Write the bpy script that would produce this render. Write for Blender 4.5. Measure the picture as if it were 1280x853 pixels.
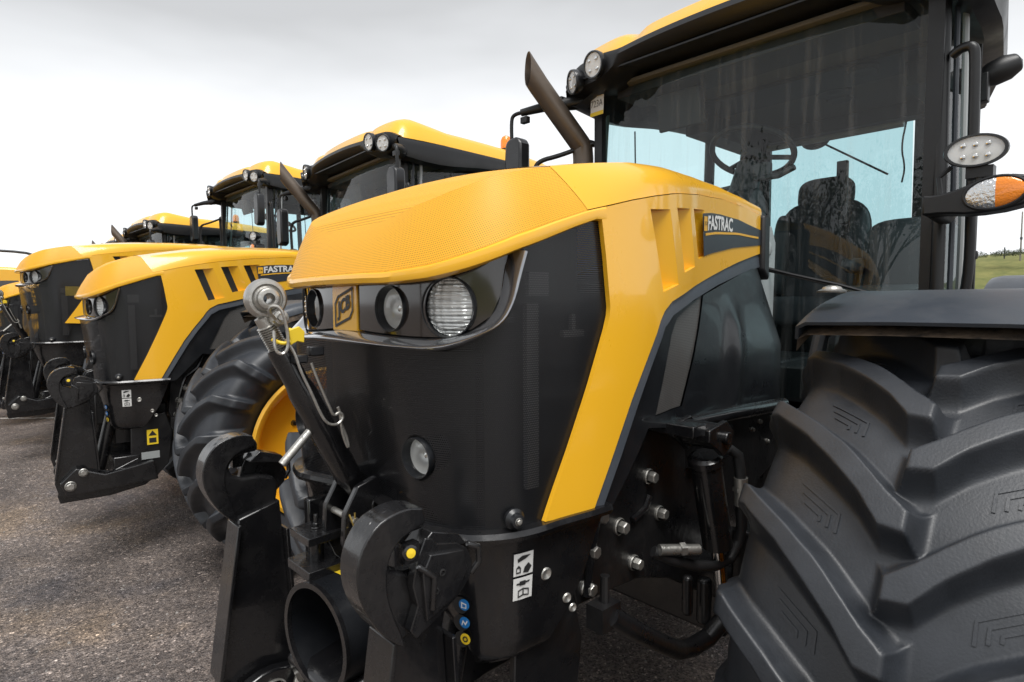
import bpy, math, random
import numpy as np
from mathutils import Vector, Matrix
from mathutils.geometry import delaunay_2d_cdt
random.seed(7)
SC = bpy.context.scene
for o in list(bpy.data.objects): bpy.data.objects.remove(o)
COL = SC.collection
PI = math.pi
R = math.radians

# ------------------------------------------------------------------ camera
cam_d = bpy.data.cameras.new('camera'); cam = bpy.data.objects.new('camera', cam_d); COL.objects.link(cam)
SC.camera = cam
cam_d.sensor_width = 36; cam_d.lens = 753 / 1280 * 36; cam_d.clip_start = 0.05; cam_d.clip_end = 3000
th, pt, rl = R(46.854), R(-3.662), R(-0.359)
D0 = Vector((-math.cos(th), -math.sin(th), 0)); R0 = Vector((-math.sin(th), math.cos(th), 0)); U0 = Vector((0, 0, 1))
Dv = D0 * math.cos(pt) + U0 * math.sin(pt); Uv = U0 * math.cos(pt) - D0 * math.sin(pt)
Rv = R0 * math.cos(rl) + Uv * math.sin(rl); Uv = Uv * math.cos(rl) - R0 * math.sin(rl)
m = Matrix((Rv, Uv, -Dv)).transposed().to_4x4(); m.translation = Vector((.707, 1.324, 1.621))
cam.matrix_world = m
cam_d.dof.use_dof = True; cam_d.dof.focus_distance = 2.4; cam_d.dof.aperture_fstop = 9

# ------------------------------------------------------------------ world, sun, exposure
W = bpy.data.worlds.new('World'); SC.world = W; W.use_nodes = True
SUN_EL, SUN_AZ = R(62), R(60)          # azimuth measured from +X towards +Y
nt = W.node_tree; nt.nodes.clear()
def N(nt, t, **k):
    n = nt.nodes.new(t)
    for a, b in k.items(): setattr(n, a, b)
    return n
out = N(nt, 'ShaderNodeOutputWorld'); bg1 = N(nt, 'ShaderNodeBackground'); bg2 = N(nt, 'ShaderNodeBackground'); mix = N(nt, 'ShaderNodeMixShader')
sky = N(nt, 'ShaderNodeTexSky', sky_type='NISHITA'); sky.sun_disc = False; sky.sun_elevation = SUN_EL; sky.sun_rotation = PI / 2 - SUN_AZ
nt.links.new(sky.outputs[0], bg1.inputs[0]); bg1.inputs[1].default_value = .10
tc = N(nt, 'ShaderNodeTexCoord'); sep = N(nt, 'ShaderNodeSeparateXYZ'); nt.links.new(tc.outputs['Generated'], sep.inputs[0])
noi = N(nt, 'ShaderNodeTexNoise'); noi.inputs['Scale'].default_value = 1.6; noi.inputs['Detail'].default_value = 4; noi.inputs['Roughness'].default_value = .5
mp = N(nt, 'ShaderNodeMapping'); mp.inputs['Scale'].default_value = (1, 1, 3.2); nt.links.new(tc.outputs['Generated'], mp.inputs[0]); nt.links.new(mp.outputs[0], noi.inputs[0])
ma = N(nt, 'ShaderNodeMath', operation='MULTIPLY_ADD'); nt.links.new(noi.outputs[0], ma.inputs[0]); ma.inputs[1].default_value = .30; 
nt.links.new(sep.outputs[2], ma.inputs[2])
cr = N(nt, 'ShaderNodeValToRGB'); nt.links.new(ma.outputs[0], cr.inputs[0])
el = cr.color_ramp.elements
el[0].position = .0; el[0].color = (.96, .985, 1.02, 1)
el[1].position = 1.0; el[1].color = (.60, .61, .63, 1)
for p, c in ((.40, (.93, .94, .95, 1)), (.50, (.70, .71, .72, 1)), (.58, (.54, .545, .55, 1)), (.8, (.60, .61, .63, 1))):
    e = el.new(p); e.color = c
nt.links.new(cr.outputs[0], bg2.inputs[0]); bg2.inputs[1].default_value = 1.0
mix.inputs[0].default_value = .93
nt.links.new(bg1.outputs[0], mix.inputs[1]); nt.links.new(bg2.outputs[0], mix.inputs[2]); nt.links.new(mix.outputs[0], out.inputs[0])
sd = bpy.data.lights.new('sun', 'SUN'); sd.energy = 2.6; sd.angle = R(32); sd.color = (1, .98, .95)
so = bpy.data.objects.new('sun', sd); COL.objects.link(so)
so.rotation_euler = Vector((math.cos(SUN_AZ) * math.cos(SUN_EL), math.sin(SUN_AZ) * math.cos(SUN_EL), math.sin(SUN_EL))).to_track_quat('Z', 'Y').to_euler()
so.location = (0, 0, 30)
SC.view_settings.view_transform = 'Standard'; SC.view_settings.look = 'None'; SC.view_settings.exposure = .34; SC.view_settings.gamma = 1
SC.render.engine = 'CYCLES'
SC.cycles.max_bounces = 8; SC.cycles.transparent_max_bounces = 16; SC.cycles.caustics_reflective = False; SC.cycles.caustics_refractive = False

# ------------------------------------------------------------------ materials
MATS = {}
def mat(name, col, rough=.5, metal=0., coat=0., spec=.5, bump=0., bscale=60., var=0., vscale=6., emit=None, dust=0., dustcol=(.25, .21, .17)):
    if name in MATS: return MATS[name]
    m = bpy.data.materials.new(name); m.use_nodes = True; nt = m.node_tree; b = nt.nodes['Principled BSDF']
    b.inputs['Base Color'].default_value = (*col, 1); b.inputs['Roughness'].default_value = rough; b.inputs['Metallic'].default_value = metal
    b.inputs['Coat Weight'].default_value = coat; b.inputs['Coat Roughness'].default_value = .06; b.inputs['Specular IOR Level'].default_value = spec
    t = N(nt, 'ShaderNodeTexCoord')
    if emit: b.inputs['Emission Color'].default_value = (*emit[0], 1); b.inputs['Emission Strength'].default_value = emit[1]
    if bump:
        n = N(nt, 'ShaderNodeTexNoise'); n.inputs['Scale'].default_value = bscale; n.inputs['Detail'].default_value = 3; nt.links.new(t.outputs['Object'], n.inputs[0])
        bp = N(nt, 'ShaderNodeBump'); bp.inputs['Strength'].default_value = bump; bp.inputs['Distance'].default_value = .004
        nt.links.new(n.outputs[0], bp.inputs['Height']); nt.links.new(bp.outputs[0], b.inputs['Normal'])
    if var or dust:
        n = N(nt, 'ShaderNodeTexNoise'); n.inputs['Scale'].default_value = vscale; n.inputs['Detail'].default_value = 6; n.inputs['Roughness'].default_value = .65; nt.links.new(t.outputs['Object'], n.inputs[0])
        if var:
            r = N(nt, 'ShaderNodeMapRange'); r.inputs[1].default_value = .35; r.inputs[2].default_value = .65; r.inputs[3].default_value = rough - var; r.inputs[4].default_value = rough + var
            nt.links.new(n.outputs[0], r.inputs[0]); nt.links.new(r.outputs[0], b.inputs['Roughness'])
        if dust:
            mx = N(nt, 'ShaderNodeMix', data_type='RGBA'); mx.inputs[6].default_value = (*col, 1); mx.inputs[7].default_value = (*dustcol, 1)
            r = N(nt, 'ShaderNodeMapRange'); r.inputs[1].default_value = .42; r.inputs[2].default_value = .75; r.inputs[3].default_value = 0; r.inputs[4].default_value = dust
            nt.links.new(n.outputs[0], r.inputs[0]); nt.links.new(r.outputs[0], mx.inputs[0]); nt.links.new(mx.outputs[2], b.inputs['Base Color'])
    MATS[name] = m; return m
YEL = (.93, .49, .022)
M_yel = mat('yellow_paint', YEL, .32, coat=.6, var=.05, dust=.05, dustcol=(.75, .42, .1), vscale=4)
M_blk = mat('gloss_black_paint', (.007, .007, .008), .25, coat=.5, bump=.15, bscale=40, var=.1, vscale=10, dust=.10, dustcol=(.06, .055, .05))
M_blkrough = mat('cast_black_paint', (.008, .008, .009), .28, coat=.5, bump=.28, bscale=60, var=.10, vscale=14, dust=.12, dustcol=(.06, .055, .05))
M_pla = mat('black_plastic', (.008, .009, .011), .34, coat=.2, bump=.1, bscale=260, var=.09, vscale=5, dust=.08, dustcol=(.05, .05, .052))
M_visor = mat('visor_plastic', (.008, .0085, .0095), .42, var=.07, bump=.06, bscale=300)
M_gry = mat('grey_plastic', (.042, .050, .062), .5, bump=.08, bscale=260, var=.06, dust=.15, dustcol=(.12, .12, .12))
M_fen = mat('fender_plastic', (.038, .046, .058), .38, bump=.08, bscale=260, var=.08, dust=.3, dustcol=(.11, .11, .11))
M_chs = mat('chassis_black', (.008, .008, .009), .36, coat=.3, bump=.3, bscale=50, var=.12, dust=.16, dustcol=(.045, .04, .035), vscale=9)
M_gloss = mat('piano_black', (.028, .022, .019), .09, coat=.8)
M_trim = mat('gunmetal_trim', (.45, .46, .48), .14, metal=.9, coat=.8)
M_zinc = mat('zinc_plated_steel', (.50, .49, .46), .36, metal=.85, bump=.3, bscale=90, var=.1, vscale=20, dust=.35, dustcol=(.28, .25, .2))
M_chr = mat('chrome', (.82, .82, .80), .12, metal=1.)
M_refl = mat('lamp_reflector', (.86, .86, .84), .28, metal=.45)
M_lensw = mat('milky_lens', (.72, .73, .72), .15, coat=.6)
M_org = mat('orange_lens', (.95, .27, .01), .15, coat=.8, bump=.4, bscale=160)
M_wht = mat('white_print', (.74, .74, .72), .45)
M_ylp = mat('yellow_print', (.88, .62, .03), .45)
M_ink_shade = mat('black_print_and_shade', (.02, .02, .02), .5)  # print ink, also the painted dark of slots, recesses and the nose
M_blu = mat('blue_print', (.02, .18, .50), .35)
M_decal = mat('charcoal_decal', (.035, .038, .045), .38)
M_exh = mat('exhaust_steel', (.13, .105, .085), .42, metal=.55, var=.1, vscale=12, dust=.6, dustcol=(.15, .13, .11))
M_liner = mat('roof_liner', (.11, .11, .105), .8)
M_dark = mat('cab_interior_dark', (.025, .027, .03), .6, bump=.1, bscale=200)
M_seat = mat('seat_fabric', (.05, .05, .055), .8, bump=.4, bscale=300)
M_dash = mat('dash_plastic', (.055, .06, .065), .5)
M_hose = mat('rubber_hose', (.015, .015, .016), .5)
M_eng = mat('radiator_core', (.035, .035, .037), .6, bump=.5, bscale=80)
M_engl = mat('engine_pipe_grey', (.11, .11, .11), .5)
M_silver = mat('silver_plastic', (.34, .36, .36), .35, coat=.3)

def rubber():
    m = bpy.data.materials.new('tyre_rubber'); m.use_nodes = True; nt = m.node_tree; b = nt.nodes['Principled BSDF']
    t = N(nt, 'ShaderNodeTexCoord'); n = N(nt, 'ShaderNodeTexNoise'); n.inputs['Scale'].default_value = 5; n.inputs['Detail'].default_value = 8; n.inputs['Roughness'].default_value = .7
    nt.links.new(t.outputs['Object'], n.inputs[0])
    cr = N(nt, 'ShaderNodeValToRGB'); nt.links.new(n.outputs[0], cr.inputs[0]); e = cr.color_ramp.elements
    e[0].position = .3; e[0].color = (.010, .0122, .016, 1); e[1].position = .8; e[1].color = (.030, .0355, .045, 1)
    nt.links.new(cr.outputs[0], b.inputs['Base Color']); b.inputs['Roughness'].default_value = .40; b.inputs['Specular IOR Level'].default_value = .75
    n2 = N(nt, 'ShaderNodeTexNoise'); n2.inputs['Scale'].default_value = 220; n2.inputs['Detail'].default_value = 5; nt.links.new(t.outputs['Object'], n2.inputs[0])
    bp = N(nt, 'ShaderNodeBump'); bp.inputs['Strength'].default_value = .25; bp.inputs['Distance'].default_value = .002; nt.links.new(n2.outputs[0], bp.inputs['Height']); nt.links.new(bp.outputs[0], b.inputs['Normal'])
    r = N(nt, 'ShaderNodeMapRange'); r.inputs[1].default_value = .3; r.inputs[2].default_value = .7; r.inputs[3].default_value = .40; r.inputs[4].default_value = .58
    nt.links.new(n.outputs[0], r.inputs[0]); nt.links.new(r.outputs[0], b.inputs['Roughness'])
    return m
M_rub = rubber()

def perforated(name, col, dark, scale, rough, coat=0, hole=.30, transp=False):
    # a fine punched-sheet relief: staggered round holes, a darker colour painted in for the shade inside them
    m = bpy.data.materials.new(name); m.use_nodes = True; nt = m.node_tree; b = nt.nodes['Principled BSDF']; o = nt.nodes['Material Output']
    uv = N(nt, 'ShaderNodeUVMap'); mp = N(nt, 'ShaderNodeVectorMath', operation='SCALE'); mp.inputs[3].default_value = scale; nt.links.new(uv.outputs[0], mp.inputs[0])
    sp = N(nt, 'ShaderNodeSeparateXYZ'); nt.links.new(mp.outputs[0], sp.inputs[0])
    def M(op, a, b_=None):
        x = N(nt, 'ShaderNodeMath', operation=op)
        for i, v in enumerate((a, b_)):
            if v is None: continue
            if isinstance(v, (int, float)): x.inputs[i].default_value = v
            else: nt.links.new(v, x.inputs[i])
        return x.outputs[0]
    X, Y = sp.outputs[0], sp.outputs[1]
    row = M('FLOOR', Y); odd = M('MULTIPLY', M('MODULO', M('ABSOLUTE', row), 2), .5)
    fx = M('SUBTRACT', M('FRACT', M('ADD', X, odd)), .5); fy = M('SUBTRACT', M('FRACT', Y), .5)
    d = M('SQRT', M('ADD', M('MULTIPLY', fx, fx), M('MULTIPLY', fy, fy)))
    h = N(nt, 'ShaderNodeMapRange'); h.interpolation_type = 'SMOOTHSTEP'; h.inputs[1].default_value = hole - .07; h.inputs[2].default_value = hole + .07; nt.links.new(d, h.inputs[0])
    mx = N(nt, 'ShaderNodeMix', data_type='RGBA'); mx.inputs[6].default_value = (*dark, 1); mx.inputs[7].default_value = (*col, 1); nt.links.new(h.outputs[0], mx.inputs[0])
    nt.links.new(mx.outputs[2], b.inputs['Base Color']); b.inputs['Roughness'].default_value = rough; b.inputs['Coat Weight'].default_value = coat
    bp = N(nt, 'ShaderNodeBump'); bp.inputs['Strength'].default_value = .15; bp.inputs['Distance'].default_value = .001; nt.links.new(h.outputs[0], bp.inputs['Height']); nt.links.new(bp.outputs[0], b.inputs['Normal'])
    if transp:
        tr = N(nt, 'ShaderNodeBsdfTransparent'); ms = N(nt, 'ShaderNodeMixShader'); nt.links.new(h.outputs[0], ms.inputs[0]); nt.links.new(tr.outputs[0], ms.inputs[1]); nt.links.new(b.outputs[0], ms.inputs[2]); nt.links.new(ms.outputs[0], o.inputs[0])
    MATS[name] = m; return m
M_ymesh = perforated('yellow_perforated_sheet', (.90, .44, .018), (.30, .13, .01), 235, .55, 0, .25)
M_bmesh = perforated('black_perforated_sheet', (.011, .0115, .0135), (.002, .002, .002), 215, .28, .2, .34, True)
M_smesh = perforated('silver_vent_mesh', (.115, .11, .105), (.008, .008, .008), 215, .35, .2, .30)

def glass(name, tint, refl=.09, rough=.0, streak=0.):
    m = bpy.data.materials.new(name); m.use_nodes = True; nt = m.node_tree; nt.nodes.remove(nt.nodes['Principled BSDF']); o = nt.nodes['Material Output']
    tr = N(nt, 'ShaderNodeBsdfTransparent'); tr.inputs[0].default_value = (*tint, 1); gl = N(nt, 'ShaderNodeBsdfGlossy'); gl.inputs['Roughness'].default_value = rough
    fr = N(nt, 'ShaderNodeLayerWeight'); fr.inputs[0].default_value = .5      # Schlick curve, the same from both sides of the pane
    pw = N(nt, 'ShaderNodeMath', operation='POWER'); nt.links.new(fr.outputs['Facing'], pw.inputs[0]); pw.inputs[1].default_value = 5
    ml = N(nt, 'ShaderNodeMath', operation='MULTIPLY_ADD'); nt.links.new(pw.outputs[0], ml.inputs[0]); ml.inputs[1].default_value = .85; ml.inputs[2].default_value = refl
    ms = N(nt, 'ShaderNodeMixShader'); nt.links.new(ml.outputs[0], ms.inputs[0]); nt.links.new(tr.outputs[0], ms.inputs[1]); nt.links.new(gl.outputs[0], ms.inputs[2])
    last = ms
    if streak:   # rain streaks and dried dirt on the pane
        t = N(nt, 'ShaderNodeTexCoord'); mp = N(nt, 'ShaderNodeMapping'); mp.inputs['Scale'].default_value = (14, 26, 1.3); nt.links.new(t.outputs['Object'], mp.inputs[0])
        n = N(nt, 'ShaderNodeTexNoise'); n.inputs['Scale'].default_value = 1.; n.inputs['Detail'].default_value = 6; n.inputs['Roughness'].default_value = .65; nt.links.new(mp.outputs[0], n.inputs[0])
        r = N(nt, 'ShaderNodeMapRange'); r.inputs[1].default_value = .50; r.inputs[2].default_value = .74; r.inputs[3].default_value = .0; r.inputs[4].default_value = streak; nt.links.new(n.outputs[0], r.inputs[0])
        df = N(nt, 'ShaderNodeBsdfDiffuse'); df.inputs[0].default_value = (.55, .55, .53, 1); ms2 = N(nt, 'ShaderNodeMixShader')
        nt.links.new(r.outputs[0], ms2.inputs[0]); nt.links.new(ms.outputs[0], ms2.inputs[1]); nt.links.new(df.outputs[0], ms2.inputs[2]); last = ms2
    nt.links.new(last.outputs[0], o.inputs[0]); MATS[name] = m; return m
M_wind = glass('windscreen_glass', (.80, .90, .90), .042, 0, .12)
M_glass = glass('tinted_cab_glass', (.72, .87, .89), .05, 0, .05)
def ribbed():
    m = mat('ribbed_lamp_glass', (.66, .68, .67), .16, metal=.45, coat=.8); nt = m.node_tree; b = nt.nodes['Principled BSDF']; t = N(nt, 'ShaderNodeTexCoord'); hs = []
    for ax_, sc in (('Z', 42), ('Y', 16)):
        w = N(nt, 'ShaderNodeTexWave', bands_direction=ax_); w.inputs['Scale'].default_value = sc; w.inputs['Distortion'].default_value = .6; nt.links.new(t.outputs['Object'], w.inputs[0]); hs.append(w)
    a = N(nt, 'ShaderNodeMath', operation='ADD'); nt.links.new(hs[0].outputs['Fac'], a.inputs[0]); nt.links.new(hs[1].outputs['Fac'], a.inputs[1])
    bp = N(nt, 'ShaderNodeBump'); bp.inputs['Strength'].default_value = .8; bp.inputs['Distance'].default_value = .0025; nt.links.new(a.outputs[0], bp.inputs['Height']); nt.links.new(bp.outputs[0], b.inputs['Normal']); return m
M_ribbed = ribbed()
M_lens = glass('clear_lamp_lens', (.93, .94, .94), .07, .03)

# ------------------------------------------------------------------ mesh builder
class MB:
    def __init__(s): s.v = []; s.f = []; s.uv = None
    def add(s, v, f):
        n = len(s.v); s.v += [tuple(p) for p in v]; s.f += [tuple(i + n for i in q) for q in f]; return s
    def box(s, c, d, rot=None):
        c = Vector(c); v = []
        for x in (-.5, .5):
            for y in (-.5, .5):
                for z in (-.5, .5):
                    p = Vector((x * d[0], y * d[1], z * d[2]))
                    if rot is not None: p = rot @ p
                    v.append(c + p)
        return s.add(v, [(0, 1, 3, 2), (4, 6, 7, 5), (0, 4, 5, 1), (2, 3, 7, 6), (0, 2, 6, 4), (1, 5, 7, 3)])
    def prism(s, poly, a, b, axis='y'):
        # poly in the plane across the axis: y -> (x,z), x -> (y,z), z -> (x,y)
        def P(p, h): return {'y': (p[0], h, p[1]), 'x': (h, p[0], p[1]), 'z': (p[0], p[1], h)}[axis]
        n = len(poly); v = [P(p, a) for p in poly] + [P(p, b) for p in poly]
        return s.add(v, [tuple(range(n)), tuple(range(2 * n - 1, n - 1, -1))] + [(i, (i + 1) % n + 0, (i + 1) % n + n, i + n)[::-1] for i in range(n)])
    def tube(s, pts, r, n=12, caps=True, closed=False):
        pts = [Vector(p) for p in pts]; rr = r if isinstance(r, (list, tuple)) else [r] * len(pts)
        up = None; rings = []; k = len(pts)
        for i, p in enumerate(pts):
            a = pts[(i - 1) % k] if (i or closed) else p; b = pts[(i + 1) % k] if (i < k - 1 or closed) else p
            t = (b - a).normalized()
            if up is None: up = Vector((0, 0, 1)) if abs(t.z) < .9 else Vector((1, 0, 0))
            x = up - t * up.dot(t); x.normalize(); up = x; y = t.cross(x)
            rings.append([p + (x * math.cos(2 * PI * j / n) + y * math.sin(2 * PI * j / n)) * rr[i] for j in range(n)])
        v = [q for g in rings for q in g]; f = []
        for i in range(k if closed else k - 1):
            for j in range(n):
                f.append((i * n + j, i * n + (j + 1) % n, ((i + 1) % k) * n + (j + 1) % n, ((i + 1) % k) * n + j))
        if caps and not closed: f += [tuple(range(n))[::-1], tuple(range((k - 1) * n, k * n))]
        return s.add(v, f)
    def cyl(s, a, b, r, n=20, r2=None): return s.tube([a, b], [r, r if r2 is None else r2], n)
    def lathe(s, prof, o, ax, n=32, ref=(0, 0, 1), sx=1., close=False):
        # prof: (radius, height along ax)
        o = Vector(o); ax = Vector(ax).normalized(); rf = Vector(ref)
        if abs(rf.dot(ax)) > .95: rf = Vector((1, 0, 0))
        x = (rf - ax * rf.dot(ax)).normalized(); y = ax.cross(x); v = []; f = []
        for r, h in prof:
            for j in range(n): v.append(o + ax * h + x * (r * math.cos(2 * PI * j / n)) + y * (r * sx * math.sin(2 * PI * j / n)))
        for i in range(len(prof) - (0 if close else 1)):
            i2 = (i + 1) % len(prof)
            for j in range(n): f.append((i * n + j, i * n + (j + 1) % n, i2 * n + (j + 1) % n, i2 * n + j))
        return s.add(v, f)
    def grid(s, P, flip=False):
        a, b = len(P), len(P[0]); f = []
        for i in range(a - 1):
            for j in range(b - 1):
                q = (i * b + j, (i + 1) * b + j, (i + 1) * b + j + 1, i * b + j + 1); f.append(q[::-1] if flip else q)
        return s.add([p for r in P for p in r], f)
    def hexbolt(s, c, ax, r, h=.012):
        ax = Vector(ax).normalized(); c = Vector(c)
        s.lathe([(0, 0), (r * 1.35, 0), (r * 1.35, h * .25), (r * 1.2, h * .35)], c, ax, 18)
        s.lathe([(r, h * .3), (r, h), (r * .82, h * 1.18), (0, h * 1.18)], c, ax, 6)
        return s

def mesh_of(mb, name, sharp=32):
    me = bpy.data.meshes.new(name); me.from_pydata([tuple(p) for p in mb.v], [], mb.f); me.validate(); 
    if mb.uv:
        u = me.uv_layers.new(name='UVMap')
        for l in me.loops: u.data[l.index].uv = mb.uv[l.vertex_index]
    me.polygons.foreach_set('use_smooth', [True] * len(me.polygons)); me.set_sharp_from_angle(angle=R(sharp)); me.update()
    return me
def thicken(mb, t):
    # closed shell: offset copy towards the machine's core plus rims, so edges stay crisp
    import bmesh
    me = bpy.data.meshes.new('tmp'); me.from_pydata([tuple(p) for p in mb.v], [], mb.f); bm = bmesh.new(); bm.from_mesh(me); bpy.data.meshes.remove(me)
    bmesh.ops.recalc_face_normals(bm, faces=bm.faces); bm.normal_update()
    c = sum((v.co for v in bm.verts), Vector()) / max(1, len(bm.verts)); core = Vector((min(c.x, -.25) * .5 - .3, 0, c.z * .6 + .3))
    d = sum(f.normal.dot(f.calc_center_median() - core) * f.calc_area() for f in bm.faces)
    if d < 0: bmesh.ops.reverse_faces(bm, faces=bm.faces); bm.normal_update()
    V = [v.co.copy() for v in bm.verts]; W_ = [v.co - v.normal * t for v in bm.verts]; n = len(V)
    F = [tuple(v.index for v in f.verts) for f in bm.faces]; F2 = [tuple(i + n for i in reversed(q)) for q in F]; R2 = []
    for e in bm.edges:
        if len(e.link_faces) == 1:
            l = e.link_loops[0]; a, b = l.vert.index, l.link_loop_next.vert.index; R2.append((b, a, a + n, b + n))
    bm.free(); o = MB(); o.v = [tuple(p) for p in V + W_]; o.f = F + F2 + R2; o.uv = (mb.uv + mb.uv) if mb.uv else None; return o
def ob(name, mb, mt, parent=None, label=None, bevel=0, solid=0, sharp=32, loc=None, fixn=True):
    if solid: mb = thicken(mb, abs(solid)); fixn = False
    me = mb if isinstance(mb, bpy.types.Mesh) else mesh_of(mb, name, sharp)
    if not isinstance(mb, bpy.types.Mesh): me.materials.append(mt)
    if fixn and not isinstance(mb, bpy.types.Mesh):
        import bmesh
        bm = bmesh.new(); bm.from_mesh(me); bmesh.ops.recalc_face_normals(bm, faces=bm.faces); bm.to_mesh(me); bm.free()
    o = bpy.data.objects.new(name, me); COL.objects.link(o)
    if parent is not None: o.parent = parent
    if loc is not None: o.location = loc
    if bevel:
        b = o.modifiers.new('bevel', 'BEVEL'); b.width = bevel; b.segments = 2; b.limit_method = 'ANGLE'; b.angle_limit = R(35)
    if label: o['label'] = label
    return o
def root(name, label, cat, group=None, loc=(0, 0, 0), rz=0, sc=1):
    o = bpy.data.objects.new(name, None); COL.objects.link(o); o.location = loc; o.rotation_euler = (0, 0, rz); o.scale = (sc,) * 3
    o['label'] = label; o['category'] = cat
    if group: o['group'] = group
    return o
def inside(p, poly):
    c = False; j = len(poly) - 1; x, y = p
    for i in range(len(poly)):
        xi, yi = poly[i]; xj, yj = poly[j]
        if (yi > y) != (yj > y) and x < (xj - xi) * (y - yi) / (yj - yi) + xi: c = not c
        j = i
    return c
def dens(poly, step):
    o = []
    for i, a in enumerate(poly):
        b = poly[(i + 1) % len(poly)]; d = math.hypot(b[0] - a[0], b[1] - a[1]); k = max(1, int(d / step))
        for j in range(k): o.append((a[0] + (b[0] - a[0]) * j / k, a[1] + (b[1] - a[1]) * j / k))
    return o
def patch(poly, fn, step=.03, holes=(), mb=None):
    """triangulated sheet over a 2-D outline (with holes), bent onto the surface fn(u, v)"""
    P = dens(poly, step); H = [dens(h, step) for h in holes]; pts = []; edges = []
    for L in [P] + H:
        n = len(pts); pts += L; edges += [(n + i, n + (i + 1) % len(L)) for i in range(len(L))]
    xs = [p[0] for p in P]; ys = [p[1] for p in P]; bnd = pts[:]
    y = min(ys) + step * .5
    while y < max(ys):
        x = min(xs) + step * .5
        while x < max(xs):
            if inside((x, y), P) and not any(inside((x, y), h) for h in H) and min((x - q[0]) ** 2 + (y - q[1]) ** 2 for q in bnd) > (step * .45) ** 2: pts.append((x, y))
            x += step
        y += step
    r = delaunay_2d_cdt([Vector(p) for p in pts], edges, [], 0, 1e-6); vv = [tuple(p) for p in r[0]]; ff = []
    for t in r[2]:
        c = (sum(vv[i][0] for i in t) / 3, sum(vv[i][1] for i in t) / 3)
        if inside(c, P) and not any(inside(c, h) for h in H): ff.append(t)
    mb = mb or MB(); mb.add([fn(*p) for p in vv], ff); mb.uv = (mb.uv or []) + vv
    return mb
def lerp(x, xs, ys):
    return float(np.interp(x, xs, ys))
def text_mesh(s, size=1., offset=0., ext=0.):
    c = bpy.data.curves.new('t', 'FONT'); c.body = s; c.size = size; c.offset = offset; c.extrude = ext; c.resolution_u = 3
    o = bpy.data.objects.new('t', c); COL.objects.link(o); bpy.context.view_layer.update()
    me = bpy.data.meshes.new_from_object(o.evaluated_get(bpy.context.evaluated_depsgraph_get())); 
    v = [tuple(p.co) for p in me.vertices]; f = [tuple(p.vertices) for p in me.polygons]
    bpy.data.objects.remove(o); bpy.data.curves.remove(c); bpy.data.meshes.remove(me)
    x0 = min(p[0] for p in v); x1 = max(p[0] for p in v); y0 = min(p[1] for p in v); y1 = max(p[1] for p in v)
    return [((p[0] - x0) / (x1 - x0), (p[1] - y0) / (y1 - y0), p[2]) for p in v], f
def circ(cx, cy, r, n=20, sx=1): return [(cx + r * sx * math.cos(2 * PI * i / n), cy + r * math.sin(2 * PI * i / n)) for i in range(n)]

# ------------------------------------------------------------------ tractor geometry (X forward, Y to the machine's left, Z up; origin on the ground under the nose)
def corner_pts(n=40, xf=.05, hw=.462, L=.27, e=2.7):
    return [(xf - L * (1 - math.cos(PI / 2 * i / n) ** (2 / e)), hw * math.sin(PI / 2 * i / n) ** (2 / e)) for i in range(n + 1)]
SIDE = [(-.36, .48), (-.5, .48), (-.6, .468), (-.7, .450), (-.8, .425), (-.94, .384), (-1.1, .345), (-1.3, .305), (-1.5, .275), (-1.62, .262)]
def smooth_pl(P, it=2):
    for _ in range(it):
        q = [P[0]]
        for a, b in zip(P, P[1:]): q += [(.75 * a[0] + .25 * b[0], .75 * a[1] + .25 * b[1]), (.25 * a[0] + .75 * b[0], .25 * a[1] + .75 * b[1])]
        q.append(P[-1]); P = q
    return P
PL = corner_pts() + SIDE
PL = smooth_pl(PL, 1)
# arc-length parametrised plan outline of one half, from the nose centre to the rear
ARC = [0.]
for a, b in zip(PL, PL[1:]): ARC.append(ARC[-1] + math.hypot(b[0] - a[0], b[1] - a[1]))
AX = [p[0] for p in PL]; AY = [p[1] for p in PL]
def plan(a, inset=0.):
    s = 1 if a >= 0 else -1; a = abs(a); x = lerp(a, ARC, AX); y = lerp(a, ARC, AY)
    if inset:
        d = .01; x1, y1 = lerp(a + d, ARC, AX), lerp(a + d, ARC, AY); x0, y0 = lerp(max(0, a - d), ARC, AX), lerp(max(0, a - d), ARC, AY)
        t = math.hypot(x1 - x0, y1 - y0); x -= inset * (y1 - y0) / t; y += inset * (x1 - x0) / t
        if y < 0: y = 0
    return x, s * y
def plan3(a, z, inset=0.):
    k = max(0., min(1.25, (1.54 - z) / .42)); x, y = plan(a, inset + k * lerp(abs(a), [0, .15, .28, .42], [.105, .075, .016, 0])); return x, y
def a_of_x(x): return lerp(-x, [-q for q in AX], ARC)
def planY(x): return lerp(-x, [-q for q in AX], AY)
LIPB_X = [-1.62, -.34, -.28, -.221, -.125, -.044, .004, .036, .05]; LIPB_Z = [1.80, 1.800, 1.780, 1.758, 1.724, 1.687, 1.668, 1.661, 1.663]
LIPT_X = [-1.62, -1.415, -1.183, -.925, -.695, -.568, -.47, -.385, -.311, -.221, -.126, -.044, .004, .036, .05]; LIPT_Z = [1.950, 1.961, 1.957, 1.934, 1.902, 1.878, 1.857, 1.836, 1.818, 1.789, 1.757, 1.720, 1.697, 1.687, 1.688]
def lipb(x): return lerp(x, LIPB_X, LIPB_Z)
def lipt(x): return lerp(x, LIPT_X, LIPT_Z)
CR_X = [-1.7, -1.45, -1.2, -.95, -.72, -.55, -.40, -.26, -.19, -.115, -.06, -.03, -.012]
CR_Z = [1.985, 2.002, 2.010, 2.002, 1.985, 1.965, 1.940, 1.914, 1.899, 1.878, 1.850, 1.828, 1.800]
def crease(a):
    aa = abs(a); ins = lerp(aa, [0, .3, .6, 1.0, 1.9], [.062, .060, .055, .06, .045]); x, y = plan(a, ins)
    if aa < .02: y = 0 if a == 0 else y
    return x, y, lerp(x, CR_X, CR_Z)
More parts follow.
